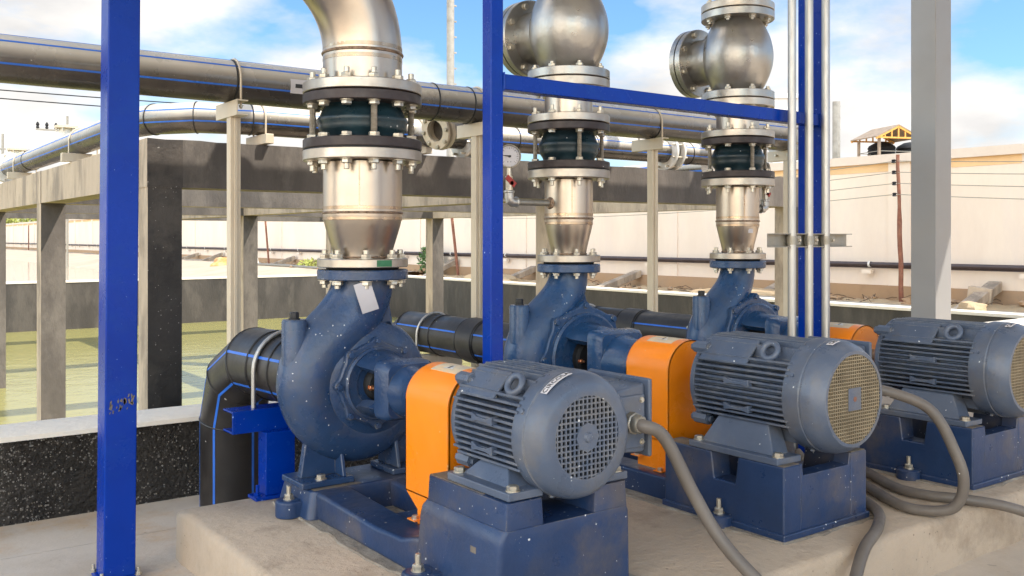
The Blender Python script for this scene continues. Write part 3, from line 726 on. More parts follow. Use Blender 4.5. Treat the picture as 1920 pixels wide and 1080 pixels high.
    # feet
    for s in (-1, 1):
        b = MB(O)
        b.prism([(s*.195, -foot+.016), (s*.078, -foot+.016), (s*.092, -.13), (s*.175, -.13)], 'xz', -.012, .012)
        b.prism([(-.062, -foot+.016), (.062, -foot+.016), (.03, -.13), (-.03, -.13)], 'yz', s*.092, s*.080)
        b.box(min(s*.215, s*.06), max(s*.215, s*.06), -.07, .07, -foot, -foot+.017)
        f = part("foot", b, mat, t, bevel=.004)
        bolt(f, O+Vector((s*.15, -.045, -foot+.017)), (0, 0, 1), .013, .012)
    return t

def grill(b, Rm, y, pitch, bar, keep):
    n = int(Rm/pitch)+1
    for k in range(-n, n+1):
        x = k*pitch
        if abs(x) >= Rm: continue
        h = math.sqrt(Rm*Rm-x*x)
        b.box(x-bar/2, x+bar/2, y-.002, y+.002, -h, h)
        b.box(-h, h, y-.0016, y+.0024, x-bar/2, x+bar/2)
def motor(X, Y, lab, y0, y1, y2, Re, Rc, Rm, h, style, mat, txt, xf=1.2, termz=.02):
    O = Vector((X, Y, ZS)); t = thing("electric_motor", lab, "motor", (X, (Y+y0+Y+y1)/2, ZS-h))
    b = MB(O); b.lathe([(Re*.5, y0-.012), (Re*.80, y0-.02), (Re*.83, y0-.03), (Re*.83, y1)], (0, 0, 0), (0, 1, 0), 40)
    p = .0133*Re/.128; th = .0050
    k = -5
    while k <= 6:
        z = k*p
        xe = min(Re*.985, math.sqrt(max(0, (Re*1.07)**2-z*z)))
        for s in (-1, 1):
            a_, c_ = s*Re*.55, s*xe
            b.box(min(a_, c_), max(a_, c_), y1, y0-.025-.006*(k % 2), z-th/2, z+th/2)
        k += 1
    for k in range(-4, 5):
        x = k*p*1.42; ze = min(Re*.985, math.sqrt((Re*1.06)**2-x*x))
        b.box(x-th/2, x+th/2, y1, y0-.028, Re*.55, ze)
    for s in (-1, 1):   # corner ribs between side and top fins
        for a in (36, 54):
            M = Matrix.Rotation(R(-s*(90-a)), 4, 'Y')
            b.box(-th/2, th/2, y1, y0-.028, Re*.6, Re*1.0, M)
    b.box(-Re*.45, Re*.45, y1, y0-.05, -Re*.90, -Re*.5)
    part("finned_body", b, mat, t, smooth=30)
    # drive end shield with lugs
    b = MB(O); b.lathe([(.03, y0+.004), (Re*.35, y0+.006), (Re*.5, y0-.002), (Re*.93, y0-.006), (Re*.97, y0-.012), (Re*.97, y0-.026), (Re*.8, y0-.03)], (0, 0, 0), (0, 1, 0), 48)
    for a in (45, 135, 225, 315):
        c = Vector((math.cos(R(a))*Re*1.0, 0, math.sin(R(a))*Re*1.0)); b.cyl(c+Vector((0, y0-.004, 0)), c+Vector((0, y0-.05, 0)), Re*.125, n=8)
    part("end_shield", b, mat, t, smooth=40)
    for a in (45, 135, 225, 315):
        c = Vector((math.cos(R(a))*Re*1.0, 0, math.sin(R(a))*Re*1.0)); bolt(t, O+c+Vector((0, y0-.004, 0)), (0, 1, 0), Re*.085, .014, mat=mat); bolt(t, O+c+Vector((0, y0-.05, 0)), (0, -1, 0), Re*.075, .01, mat=mat)
    b = MB(O); b.cyl((0, y0+.09, 0), (0, y0, 0), .02, n=18); part("shaft", b, M_galvd, t)
    # side brackets and name panel, lifting eye
    for z in (Re*.16, -Re*.33):
        b = MB(O); ym = (y0+y1)/2-.01; q = Re*.30
        b.prism([(ym-q, z+.012), (ym-q*.45, z+.004), (ym+q*.45, z+.004), (ym+q, z+.012), (ym+q, z-.008), (ym+q*.45, z-.004), (ym-q*.45, z-.004), (ym-q, z-.008)], 'yz', -Re*1.03, -Re*.9)
        part("fin_tie", b, mat, t, bevel=.0015)
    b = MB(O); Mq = Matrix.Rotation(R(-45), 4, 'Y')
    yl = (y0-y1)
    b.box(-Re*.30, Re*.30, y0-.04-yl*.48, y0-.04, Re*.98, Re*1.045, Mq); part("name_panel", b, mat, t, bevel=.004)
    b = MB(O); c = Vector((-Re*.74, y0-.05-yl*.62, Re*.80)); Ax = Vector((-.8, -.1, .45))
    b.torus(c, Ax, Re*.155, Re*.058, 28, 10); b.lathe([(Re*.14, -Re*.34), (Re*.10, -Re*.14)], c, (-.55, 0, .83), 12)
    part("lifting_eye", b, mat, t)
    # feet
    ya, yb = (y1, y0-.045) if style else (y1-.02, y0-.055)
    for s in (-1, 1):
        b = MB(O); a, c = Re*.60*xf, Re*.98*xf
        def X4(u, v, yy0, yy1, z): 
            lo, hi = min(s*u, s*v), max(s*u, s*v); return [(lo, yy0, z), (hi, yy0, z), (hi, yy1, z), (lo, yy1, z)]
        b.loops([X4(a*.9, c*.93, ya+.03, yb-.02, -h+.012), X4(a*.7, c*.72, ya+.075, yb-.06, -Re*.52)])
        b.loops([X4(a*.8, c*1.08, ya, yb, -h), X4(a*.8, c*1.08, ya, yb, -h+.017)])
        f = part("foot", b, mat, t, bevel=.003)
        for yy in (ya+.016, yb-.016): bolt(f, O+Vector((s*c*.93, yy, -h+.017)), (0, 0, 1), .0125, .011)
    # fan cowl
    b = MB(O); L = y1-y2
    b.lathe([(Rc*.965, y1+.012), (Rc*.985, y1+.012), (Rc, y1+.004), (Rc, y1-L*.36), (Rc*.985, y1-L*.38), (Rc*.985, y1-L*.42), (Rc*.995, y1-L*.44), (Rc*.985, y1-L*.58), (Rc*.945, y1-L*.76), (Rc*.875, y1-L*.92), (Rc*.80, y2) if style == 0 else (Rc*.83, y2), (Rm, y2),
             (Rm, y2+.006), (Rc*.9, y2+.02), (Rc*.965, y1)], (0, 0, 0), (0, 1, 0), 64, closed=True)
    cowl = part("fan_cowl", b, mat, t, smooth=32)
    for a in (25, 155, 250, 300):
        c = Vector((math.cos(R(a))*Rc, y1-.012, math.sin(R(a))*Rc)); bolt(cowl, O+c, (math.cos(R(a)), 0, math.sin(R(a))), .0055, .004, mat=mat, name="screw")
    b = MB(O)
    if style == 0:
        grill(b, Rm+.002, y2+.003, .0112, .0034, 0)
        b.lathe([(.030, y2-.0002), (.030, y2+.004)], (0, 0, 0), (0, 1, 0), 8); b.lathe([(.0001, y2-.006), (.008, y2-.005), (.011, y2)], (0, 0, 0), (0, 1, 0), 20)
        part("grille", b, mat, t, smooth=0)
    else:
        grill(b, Rm+.002, y2+.003, .0088, .0022, 0); part("grille", b, M_fan, t, smooth=0)
        b = MB(O); b.box(-.026, .026, y2-.001, y2+.0055, -.028, .028); hp = part("hub_plate", b, mat, t)
        b = MB(O); b.lathe([(.0065, y2-.0016), (.0065, y2)], (0, 0, 0), (0, 1, 0), 16); part("rust_hole", b, M_rust, hp)
    b = MB(O); b.lathe([(Rc*.94, y2+.040), (Rm*.3, y2+.036), (.0001, y2+.034)], (0, 0, 0), (0, 1, 0), 32); part("fan", b, M_dark, t)
    # terminal box on the far side
    tb = thing_part = MB(O); ym = y1+.02+Re*.55
    x0, x1 = Re*.75, Re*(1.78 if style else 1.93); z0, z1 = -Re*.62+termz, (Re*.78 if style else Re*.60)+termz; ya_, yb_ = y1+.02 if style else y1-.0, ym+Re*.75
    tb.prism([(x0, z0+.01), (x1-.02, z0), (x1-.012, z0+.002), (x1-.012, z1-.002), (x1-.02, z1), (x0, z1-.02)], 'xz', ya_, yb_)
    bx = part("terminal_box", tb, mat, t, bevel=.006)
    b = MB(O); b.box(x1-.012, x1, ya_-.012, yb_+.012, z0-.01, z1+.01); lid = part("box_lid", b, mat, bx, bevel=.005)
    b = MB(O); gz = (z0+z1)/2-.005; gx = x1-.062
    b.box(gx-.044, gx+.044, ya_-.006, ya_, gz-.058, gz+.058); gp = part("gland_plate", b, mat, bx, bevel=.003)
    for sx in (-1, 1):
        for sz in (-1, 1): bolt(gp, O+Vector((gx+sx*.034, ya_-.006, gz+sz*.046)), (0, -1, 0), .0055, .004, name="screw")
    b = MB(O); b.lathe([(.024, 0), (.024, .016), (.021, .018), (.021, .03), (.018, .034)], (gx, ya_-.006, gz), (0, -1, 0), 8); part("cable_gland", b, M_galvd, bx)
    # lettering on the cowl
    if txt:
        RR = Rc*1.0; 
        def bend(v, a0=txt[1], yy=y1-L*.62):
            a = R(a0)-v.x/RR; return O+Vector((math.cos(a)*(RR+v.z-.0004), yy+v.y, math.sin(a)*(RR+v.z-.0004)))
        hw = txt[2]; b = MB()
        row = []
        for q in range(9):
            x = -hw+2*hw*q/8; row.append([bend(Vector((x, -.0095, .0))), bend(Vector((x, .0095, 0))), bend(Vector((x, .0095, .001))), bend(Vector((x, -.0095, .001)))])
        b.loops(row); lb = part("label_strip", b, M_paper, cowl)
        text_mesh(txt[0], .0175, M_black, "lettering", None, lb, .0016, bend)
    return t, O+Vector((gx, ya_-.04, gz))

def guard(X, Y, lab, ya, yb, wd, top, zb):
    "inverted U guard from ya (pump side) to yb (motor side)"
    O = Vector((X, Y, ZS)); t = thing("coupling_guard", lab, "guard", (X, Y+(ya+yb)/2, ZS+zb))
    out = []
    n = 18
    pr = [(-wd, zb+.085)]+[(-wd*math.cos(math.pi*k/n), top-wd*.92+wd*.92*math.sin(math.pi*k/n)) for k in range(n+1)]+[(wd, zb+.085)]
    b = MB(O)
    ls = []
    for y, e in ((ya, 0), (ya+(yb-ya)*.03, .0), (yb+.004, 0), (yb, -.004)):
        ls.append([((wd+e)/wd*x, y, z) for x, z in pr]+[((wd+e-.003)/wd*x, y, z-(0.003 if i not in (0, len(pr)-1) else 0)) for i, (x, z) in reversed(list(enumerate(pr)))])
    b.loops(ls)
    b.prism(pr, 'xz', yb, yb+.004)
    b.prism(pr, 'xz', ya-.003, ya)
    yt = ya-(ya-yb)*.30
    for s in (-1, 1):
        a, c = min(s*wd, s*(wd-.003)), max(s*wd, s*(wd-.003))
        b.prism([(ya, zb+.088), (yb, zb+.088), (yb, zb), (yt-.0, zb), (yt, zb+.05)], 'yz', a, c)
        a, c = min(s*wd, s*(wd+.026)), max(s*wd, s*(wd+.026))
        b.box(a, c, yb-.002, yb+.032, zb, zb+.003); b.box(a, c, yt-.03, yt+.004, zb+.03, zb+.033)
    part("shroud", b, M_orange, t, smooth=35)
    for s in (-1, 1):
        bolt(t, O+Vector((s*(wd+.014), yb+.015, zb+.003)), (0, 0, 1), .008, .008); bolt(t, O+Vector((s*(wd+.014), yt-.013, zb+.033)), (0, 0, 1), .008, .008)
    # worn label over the top
    def tp(u, y, e=.0008): 
        k = math.pi*(.5+u); return (-wd*math.cos(k)*(1+e/wd), y, top-wd*.92+(wd*.92+e)*math.sin(k))
    b = MB(O); yl0, yl1 = ya-(ya-yb)*.22, yb+(ya-yb)*.2
    ls = [[tp(-.16+.034*q, yl0), tp(-.16+.034*q, yl1), tp(-.16+.034*q, yl1, -.001), tp(-.16+.034*q, yl0, -.001)] for q in range(9)]
    b.loops(ls); lb = part("warning_label", b, M_label, t, label="worn pale warning label with a triangle")
    b = MB(O); ym = (yl0+yl1)/2; q = .022
    b.add([tp(-.11, ym-q, .0016), tp(-.11, ym+q, .0016), tp(-.02, ym, .0016)], [(0, 1, 2)]); part("triangle_mark", b, M_wpaint, lb, smooth=0)
    b = MB(O)
    b.add([tp(-.10, ym-.002, .0021), tp(-.10, ym+.004, .0021), tp(-.045, ym+.003, .0021), tp(-.045, ym-.001, .0021)], [(0, 1, 2, 3)]); part("bolt_mark", b, M_black, lb, smooth=0)
    return t

# ---- set 1
X1, Y1 = 1.25, 2.416
P1 = pump(X1, Y1, "front blue pump with a white tape flap on its neck and thick outlet", M_pump, neck=.088, fl=.1285, cov=.127, br=1.0)
b = MB((X1, Y1, ZS)); M = Matrix.Translation((-.045, -.096, .238)) @ Matrix.Rotation(R(-14), 4, 'Y') @ Matrix.Rotation(R(9), 4, 'X')
ls = []
for q in range(7): ls.append([Vector((x+.010*(q/6)**2, -.010*math.sin(q/6*2.2), .045-.085*q/6)) for x in (-.026, .026)]+[Vector((x+.010*(q/6)**2, -.010*math.sin(q/6*2.2)+.0008, .045-.085*q/6)) for x in (.026, -.026)])
b.loops(ls, M=M); part("tape_flap", b, M_paper, P1, label="strip of pale tape stuck under the outlet flange")
MO1, G1 = motor(X1, Y1, "front finned blue motor with square holed fan grille and long label", -.645, -.905, -.978, .126, .132, .084, .118, 0, M_motor, ("CIRCOLA", 118, .038), termz=.005)
guard(X1, Y1, "front orange coupling guard with tape wrapped worn top", -.40, -.592, .09, .092, -.30)
t = thing("pump_baseplate", "front cast blue baseplate with flared end block", "baseplate", (X1, 2.0, .14))
b = MB(); b.rects([(1.056, 1.422, 1.490, 1.80, .1405), (1.058, 1.418, 1.489, 1.80, .165), (1.064, 1.411, 1.484, 1.792, .285), (1.067, 1.408, 1.482, 1.788, .305), (1.076, 1.402, 1.482, 1.784, .316)], .012, 3)
part("end_block", b, M_base, t, smooth=35)
for xa, xb, ya_, yb_ in ((1.082, 1.172, 1.485, 1.781), (1.31, 1.400, 1.485, 1.781), (1.173, 1.309, 1.62, 1.78)):
    b = MB(); b.rects([(xa-.004, xb+.004, ya_-.001, yb_, .312), (xa, xb, ya_, yb_, .369)], .008, 2); part("shoulder", b, M_base, t, smooth=35)
for xa, xb in ((1.086, 1.168), (1.314, 1.396)):
    b = MB(); b.box(xa, xb, 1.575, 1.778, .3685, .3703); part("machined_pad", b, M_wear, t)
for s, (xa, xb) in ((-1, (1.062, 1.165)), (1, (1.285, 1.362))):
    b = MB(); b.prism([(1.79, .1405), (2.52, .1405), (2.50, .2165), (2.34, .2165), (2.22, .212), (2.0, .204), (1.87, .210), (1.79, .232)], 'yz', xa, xb); part("side_rail", b, M_base, t, bevel=.012)
b = MB(); b.rects([(1.035, 1.48, 2.31, 2.53, .1405), (1.045, 1.47, 2.315, 2.52, .19), (1.052, 1.46, 2.32, 2.515, .2178)], .02, 3); part("pump_pad", b, M_base, t, bevel=.006)
b = MB(); b.box(1.16, 1.29, 1.97, 2.09, .1405, .196); part("cross_rib", b, M_base, t, bevel=.005)
b = MB(); b.box(1.16, 1.29, 1.79, 1.86, .1405, .205); part("cross_rib", b, M_base, t, bevel=.005)
b = MB(); b.box(1.06, 1.20, 2.325, 2.345, .2178, .2185); part("worn_pad_edge", b, M_wear, t)
for x, y in ((1.02, 2.40), (1.02, 1.72), (1.44, 2.40)):
    b = MB(); b.lathe([(.036, .1405), (.036, .182), (.03, .187)], (x, y, 0), (0, 0, 1), 20); b.box(x, x+.05, y-.035, y+.035, .1405, .185) if x < 1.25 else b.box(x-.05, x, y-.035, y+.035, .1405, .185)
    lg = part("anchor_lug", b, M_base, t, bevel=.004); bolt(lg, (x, y, .187), (0, 0, 1), .0125, .014, stub=.022)
b = MB(); b.box(1.0625, 1.0665, 1.565, 1.585, .20, .268); part("worn_plate", b, M_wear, t)

M_grout = pmat("grey_grout", (.30, .26, .21), .9, var=.25, vs=14, bump=.6, bs=60, dirt=(.16, .12, .09), ds=10, da=.7)
def grout(root, x0, x1, y0, y1, seed):
    row = []
    for k in range(120):
        f = k/120*4; i = int(f); f -= i
        x, y = ((x0+(x1-x0)*f, y0), (x1, y0+(y1-y0)*f), (x1-(x1-x0)*f, y1), (x0, y1-(y1-y0)*f))[i]
        d = .016*noise.noise((x*14, y*14, seed))+.006*noise.noise((x*50, y*50, seed)); row.append((x+d, y+d))
    b = MB(); b.loops([[(x, y, .1398) for x, y in row], [(x+.3*(cx_-x)*.04, y+.3*(cy_-y)*.03, .1445) for x, y in row for cx_, cy_ in [((x0+x1)/2, (y0+y1)/2)]]]); part("grout_bed", b, M_grout, root)
grout(t, 1.03, 1.46, 1.47, 2.55, 1)
# ---- sets 2 and 3
X2, Y2 = 2.085, 2.50
X3, Y3 = 2.93, 2.47
P2 = pump(X2, Y2, "middle blue pump with large scalloped cover behind the slim blue post", M_pump2, neck=.066, fl=.109, cov=.19, br=1.32, sc=1.04, foot=.27, op=.108)
MO2, G2 = motor(X2, Y2, "middle blue motor with tan wire fan grille and square hub plate", -.675, -1.015, -1.115, .138, .145, .112, .163, 1, M_motor, ("CRI", 104, .016), termz=.0)
GU2 = guard(X2, Y2, "middle orange coupling guard beside the front motor", -.39, -.565, .098, .10, -.277)
BA2 = thing("pump_baseplate", "middle dark blue box baseplate with anchor bolt on its near side", "baseplate", (X2, 2.0, .14))
zt = ZS-.163
b = MB(); x0, x1 = X2-.175, X2+.175; yf, yk = 1.465, 1.87
def notch_side(s):
    xa, xb = (x0, x0+.07) if s < 0 else (x1-.07, x1)
    m = MB(); m.prism([(yf, .1405), (yk, .1405), (yk, zt), (yf+.235, zt), (yf+.225, zt-.07), (yf+.155, zt-.07), (yf+.145, zt), (yf, zt)], 'yz', xa, xb); return m
for s in (-1, 1): part("side_wall", notch_side(s), M_base, BA2, bevel=.005)
b = MB(); b.prism([(x0+.0705, .1405), (x1-.0705, .1405), (x1-.0705, zt-.0), (x1-.075, zt), (x1-.08, zt-.03), (x0+.08, zt-.03), (x0+.075, zt), (x0+.0705, zt)], 'xz', yf+.002, yf+.05)
part("end_wall", b, M_base, BA2, bevel=.004)
b = MB(); b.box(x0+.0705, x1-.0705, yf+.3, yk-.003, .1405, zt-.01); part("cross_wall", b, M_base, BA2, bevel=.004)
b = MB(); b.box(x0-.006, x1+.006, yf-.006, yk+.006, .1402, .16); part("bottom_flange", b, M_base, BA2, bevel=.004)
for xa, xb in ((x0+.004, x0+.066), (x1-.066, x1-.004)):
    for u0, u1 in ((yf+.004, yf+.14), (yf+.24, yk-.004)):
        b = MB(); b.box(xa, xb, u0, u1, zt-.001, zt+.001); part("machined_pad", b, M_wear, BA2)
for s in (-1, 1):
    xa, xb = (X2-.148, X2-.055) if s < 0 else (X2+.055, X2+.148)
    b = MB(); b.prism([(yk, .1405), (2.63, .1405), (2.62, .2178), (2.40, .2178), (2.37, .207), (yk+.02, .210), (yk, .22)], 'yz', xa, xb); part("side_rail", b, M_base, BA2, bevel=.008)
b = MB(); b.box(X2-.215, X2+.215, 2.42, 2.58, .1405, .2165); part("pump_pad", b, M_base, BA2, bevel=.008)
for x, y in ((x0-.015, 1.66), (x1+.015, 1.66)):
    b = MB(); b.lathe([(.036, .1405), (.036, .168), (.031, .172)], (x, y, 0), (0, 0, 1), 20); lg = part("anchor_lug", b, M_base, BA2)
    bolt(lg, (x, y, .172), (0, 0, 1), .0125, .014, stub=.024)

grout(BA2, X2-.195, X2+.195, 1.448, 2.65, 4)
# ================================================================ DISCHARGE RISERS
def expansion_joint(X, Y, zl, lab, Rf, n, a0, z0, z1, t_f, rb, rw, rods, br):
    "rubber bellows between dark flanges z0..z1 (rel shaft); pipe flanges sit outside"
    O = Vector((X, Y, ZS)); t = thing("expansion_joint", lab, "expansion joint", (X, Y, ZS+z0))
    zi0, zi1 = z0+t_f, z1-t_f; H = zi1-zi0; zm = (zi0+zi1)/2
    b = MB(O)
    pr = [(rb, zi0-.004)]
    for q in range(17):
        f = q/16; bulge = max(0, math.sin(math.pi*f))**1.6
        pr.append((rb+(rw-rb)*bulge+.0025*math.cos(f*22)*bulge, zi0+H*f))
    pr.append((rb, zi1+.004)); b.lathe(pr, (0, 0, 0), (0, 0, 1), 48); part("bellows", b, M_rubber, t, smooth=50)
    b = MB(O); b.ring(rb*.9, Rf, z0, zi0, n=56); part("flange", b, M_bflange, t)
    b = MB(O); b.ring(rb*.9, Rf, zi1, z1, n=56); part("flange", b, M_bflange, t)
    for k in range(n):
        an = R(a0+360*k/n); p = O+Vector((math.cos(an), math.sin(an), 0))*(Rf*.845)
        bolt(t, p+Vector((0, 0, zi1)), (0, 0, -1), br, br*.85); bolt(t, p+Vector((0, 0, zi0)), (0, 0, 1), br, br*.85)
        if k in rods:
            b = MB(); b.cyl(p+Vector((0, 0, zi0)), p+Vector((0, 0, zi1)), br*.56, n=14); part("tie_rod", b, M_rod, t)
    return t
def spool(X, Y, lab, Rp, Rr, Rf0, Rf1, z0, z1, zw, n0, n1, a1, br0, br1, name="discharge_spool"):
    "reducer spool: flange at z0, weld at zw, flange under z1"
    O = Vector((X, Y, ZS)); t = thing(name, lab, "pipe spool", (X, Y, ZS+z0))
    b = MB(O)
    pr = [(Rr, z0+.006)]
    for q in range(11):
        f = q/10; s = f*f*(3-2*f); pr.append((Rr+(Rp-Rr)*(.35*s+.65*f), z0+.028+(zw-z0-.04)*f))
    pr += [(Rp, zw), (Rp, z1-.004)]
    b.lathe(pr, (0, 0, 0), (0, 0, 1), 56); part("reducer", b, M_ss, t, smooth=60)
    b = MB(O); b.torus((0, 0, zw), (0, 0, 1), Rp, .0036, 56, 8); part("weld_seam", b, M_weld, t)
    b = MB(O)
    for dz in (-.016, .014): b.lathe([(Rp*.99, zw+dz-.005), (Rp+.0006, zw+dz-.004), (Rp+.0006, zw+dz+.004), (Rp*.99, zw+dz+.005)], (0, 0, 0), (0, 0, 1), 56, closed=True)
    part("heat_band", b, M_tint, t)
    b = MB(O); b.torus((0, 0, z0+.028), (0, 0, 1), Rr+.001, .003, 40, 8); part("weld_seam", b, M_weld, t)
    b = MB(O); b.ring(Rr*.8, Rf0, z0, z0+.024, n=48); part("flange", b, M_ssf, t)
    b = MB(O); b.ring(Rr*.8, Rf0*.80, z0-.007, z0, n=40); part("gasket", b, M_dark, t)
    b = MB(O); b.ring(Rp*.9, Rf1, z1, z1+.029, n=56); part("flange", b, M_ssf, t)
    b = MB(O); b.ring(Rp*.9, Rf1*.985, z1+.029, z1+.0325, n=56, ch=.0005); part("gasket", b, M_dark, t)
    flange_bolts(t, O, (0, 0, 1), Rf0*.83, n0, 180/n0, z0-.036, z0+.024, br0, br0*.85, .012)
    flange_bolts(t, O, (0, 0, 1), Rf1*.845, n1, a1, z1, z1, br1, br1*.9, .020, hi=False)
    b = MB(O); b.box(Rp-.001, Rp+.0006, -.0022, .0022, zw+.01, z1-.005, Matrix.Rotation(R(-122), 4, 'Z')); part("weld_seam", b, M_tint, t)
    return t
S1 = spool(X1, Y1, "front wide stainless spool tapering to a green stained flange", .112, .082, .1285, .168, .321, .620, .474, 8, 12, 15, .0155, .0155)
b = MB((X1, Y1, ZS)); ls = []
for q in range(9):
    a = R(-100+2.6*q); ls.append([((.1288)*math.cos(a), .1288*math.sin(a), .324), (.1288*math.cos(a), .1288*math.sin(a), .342), (.1275*math.cos(a), .1275*math.sin(a), .342), (.1275*math.cos(a), .1275*math.sin(a), .324)])
b.loops(ls); part("paint_stain", b, M_green, S1)
E1 = expansion_joint(X1, Y1, 0, "front large rubber expansion joint with tie rods under the stainless bend", .168, 12, 15, .6525, .806, .027, .107, .128, (2, 5, 8, 11), .0155)
# bend of pump 1
O = Vector((X1, Y1, ZS)); t = thing("discharge_bend", "wide stainless pipe bend sweeping out of the top of the picture", "pipe bend", (X1, Y1, ZS+.8095))
b = MB(O); Rb = .30; zb = .925
pts = [Vector((0, 0, .84)), Vector((0, 0, zb))]+[Vector((-Rb+Rb*math.cos(R(a)), 0, zb+Rb*math.sin(R(a)))) for a in range(5, 91, 5)]+[Vector((-1.2, 0, zb+Rb))]
b.tube(pts, .112, 48); part("bend_pipe", b, M_ss, t, smooth=60)
b = MB(O); b.torus((0, 0, zb), (0, 0, 1), .112, .0045, 56, 8); part("weld_seam", b, M_weld, t)
b = MB(O)
for dz in (-.017, .015): b.lathe([(.111, zb+dz-.006), (.1127, zb+dz-.005), (.1127, zb+dz+.005), (.111, zb+dz+.006)], (0, 0, 0), (0, 0, 1), 56, closed=True)
part("heat_band", b, M_tint, t)
b = MB(O); b.ring(.1, .168, .8095, .838, n=56); part("flange", b, M_ssf, t)
flange_bolts(t, O, (0, 0, 1), .168*.845, 12, 15, .838, .838, .0155, .014, .016, lo=False)

S2 = spool(X2, Y2, "middle stainless reducer spool with a gauge branch on its left", .0835, .060, .109, .142, .321, .606, .470, 8, 8, 22.5, .0115, .0125)
E2 = expansion_joint(X2, Y2, 0, "middle rubber expansion joint below the blue beam", .142, 8, 22.5, .6385, .792, .025, .086, .104, (1, 3, 5, 7), .0125)
def check_valve(X, Y, lab):
    O = Vector((X, Y, ZS)); t = thing("check_valve", lab, "valve", (X, Y, ZS+.7955))
    b = MB(O); b.lathe([(.083, .82), (.083, .885), (.090, .888), (.090, .896), (.083, .90), (.083, .92)], (0, 0, 0), (0, 0, 1), 48); part("riser_stub", b, M_ss, t)
    b = MB(O); b.ring(.07, .142, .7955, .822, n=56); part("flange", b, M_ssf, t)
    flange_bolts(t, O, (0, 0, 1), .142*.845, 8, 22.5, .822, .822, .0125, .0115, .016, lo=False)
    b = MB(O); b.ring(.07, .142, .914, .943, n=56); part("flange", b, M_ssf, t)
    b = MB(O); b.ring(.07, .142, .946, .976, n=56); part("flange", b, M_valve, t)
    flange_bolts(t, O, (0, 0, 1), .142*.845, 8, 22.5, .914, .976, .0125, .0115, .008)
    # body
    b = MB(O); pr = [(.085, .974)]
    for q in range(21):
        f = q/20; pr.append((.088+.050*math.sin(math.pi*f)**.85, .978+.284*f))
    pr.append((.085, 1.268)); b.lathe(pr, (0, 0, 0), (0, 0, 1), 56)
    ls = []
    ax = Vector((-.05, .99, .02)).normalized()
    b.lathe([(.118, .02), (.108, .09), (.096, .13), (.092, .16), (.094, .186)], (0, 0, 1.118), ax, 40)
    part("body", b, M_valve, t, smooth=60)
    b = MB(O); b.ring(.05, .138, .184, .209, (0, 0, 1.118), ax, 56); part("cover_flange", b, M_valve, t)
    b = MB(O); b.lathe([(.138, .213), (.138, .236), (.13, .240), (.05, .246)], (0, 0, 1.118), ax, 56); part("cover", b, M_valve, t)
    C = O+Vector((0, 0, 1.118)); u = ax.orthogonal().normalized(); v = ax.cross(u)
    for k in range(8):
        a = R(22.5+45*k); p = C+(u*math.cos(a)+v*math.sin(a))*.117; bolt(t, p+ax*.184, -ax, .0115, .011); bolt(t, p+ax*.238, ax, .0115, .011)
    hd = Vector((.62, -.76, .10)).normalized()
    b = MB(O); b.lathe([(.030, .112), (.026, .131), (.022, .134)], (0, 0, 1.128), (.80, -.45, .06), 20); bs = part("hinge_plug", b, M_valve, t)
    b = MB(O); b.ring(.07, .142, 1.262, 1.291, n=56); part("flange", b, M_valve, t)
    b = MB(O); b.ring(.07, .142, 1.294, 1.323, n=56); part("flange", b, M_ssf, t)
    flange_bolts(t, O, (0, 0, 1), .142*.845, 8, 22.5, 1.262, 1.323, .0125, .0115, .008)
    b = MB(O); pts = [Vector((0, 0, 1.31)), Vector((0, 0, 1.62))]+[Vector((0, .2-.2*math.cos(R(a)), 1.62+.2*math.sin(R(a)))) for a in range(10, 91, 10)]+[Vector((0, 1.1, 1.82))]
    b.tube(pts, .083, 32); part("outlet_pipe", b, M_ss, t, smooth=60)
    return t
V2 = check_valve(X2, Y2, "silver swing check valve cut by the top of the picture above the middle pump")

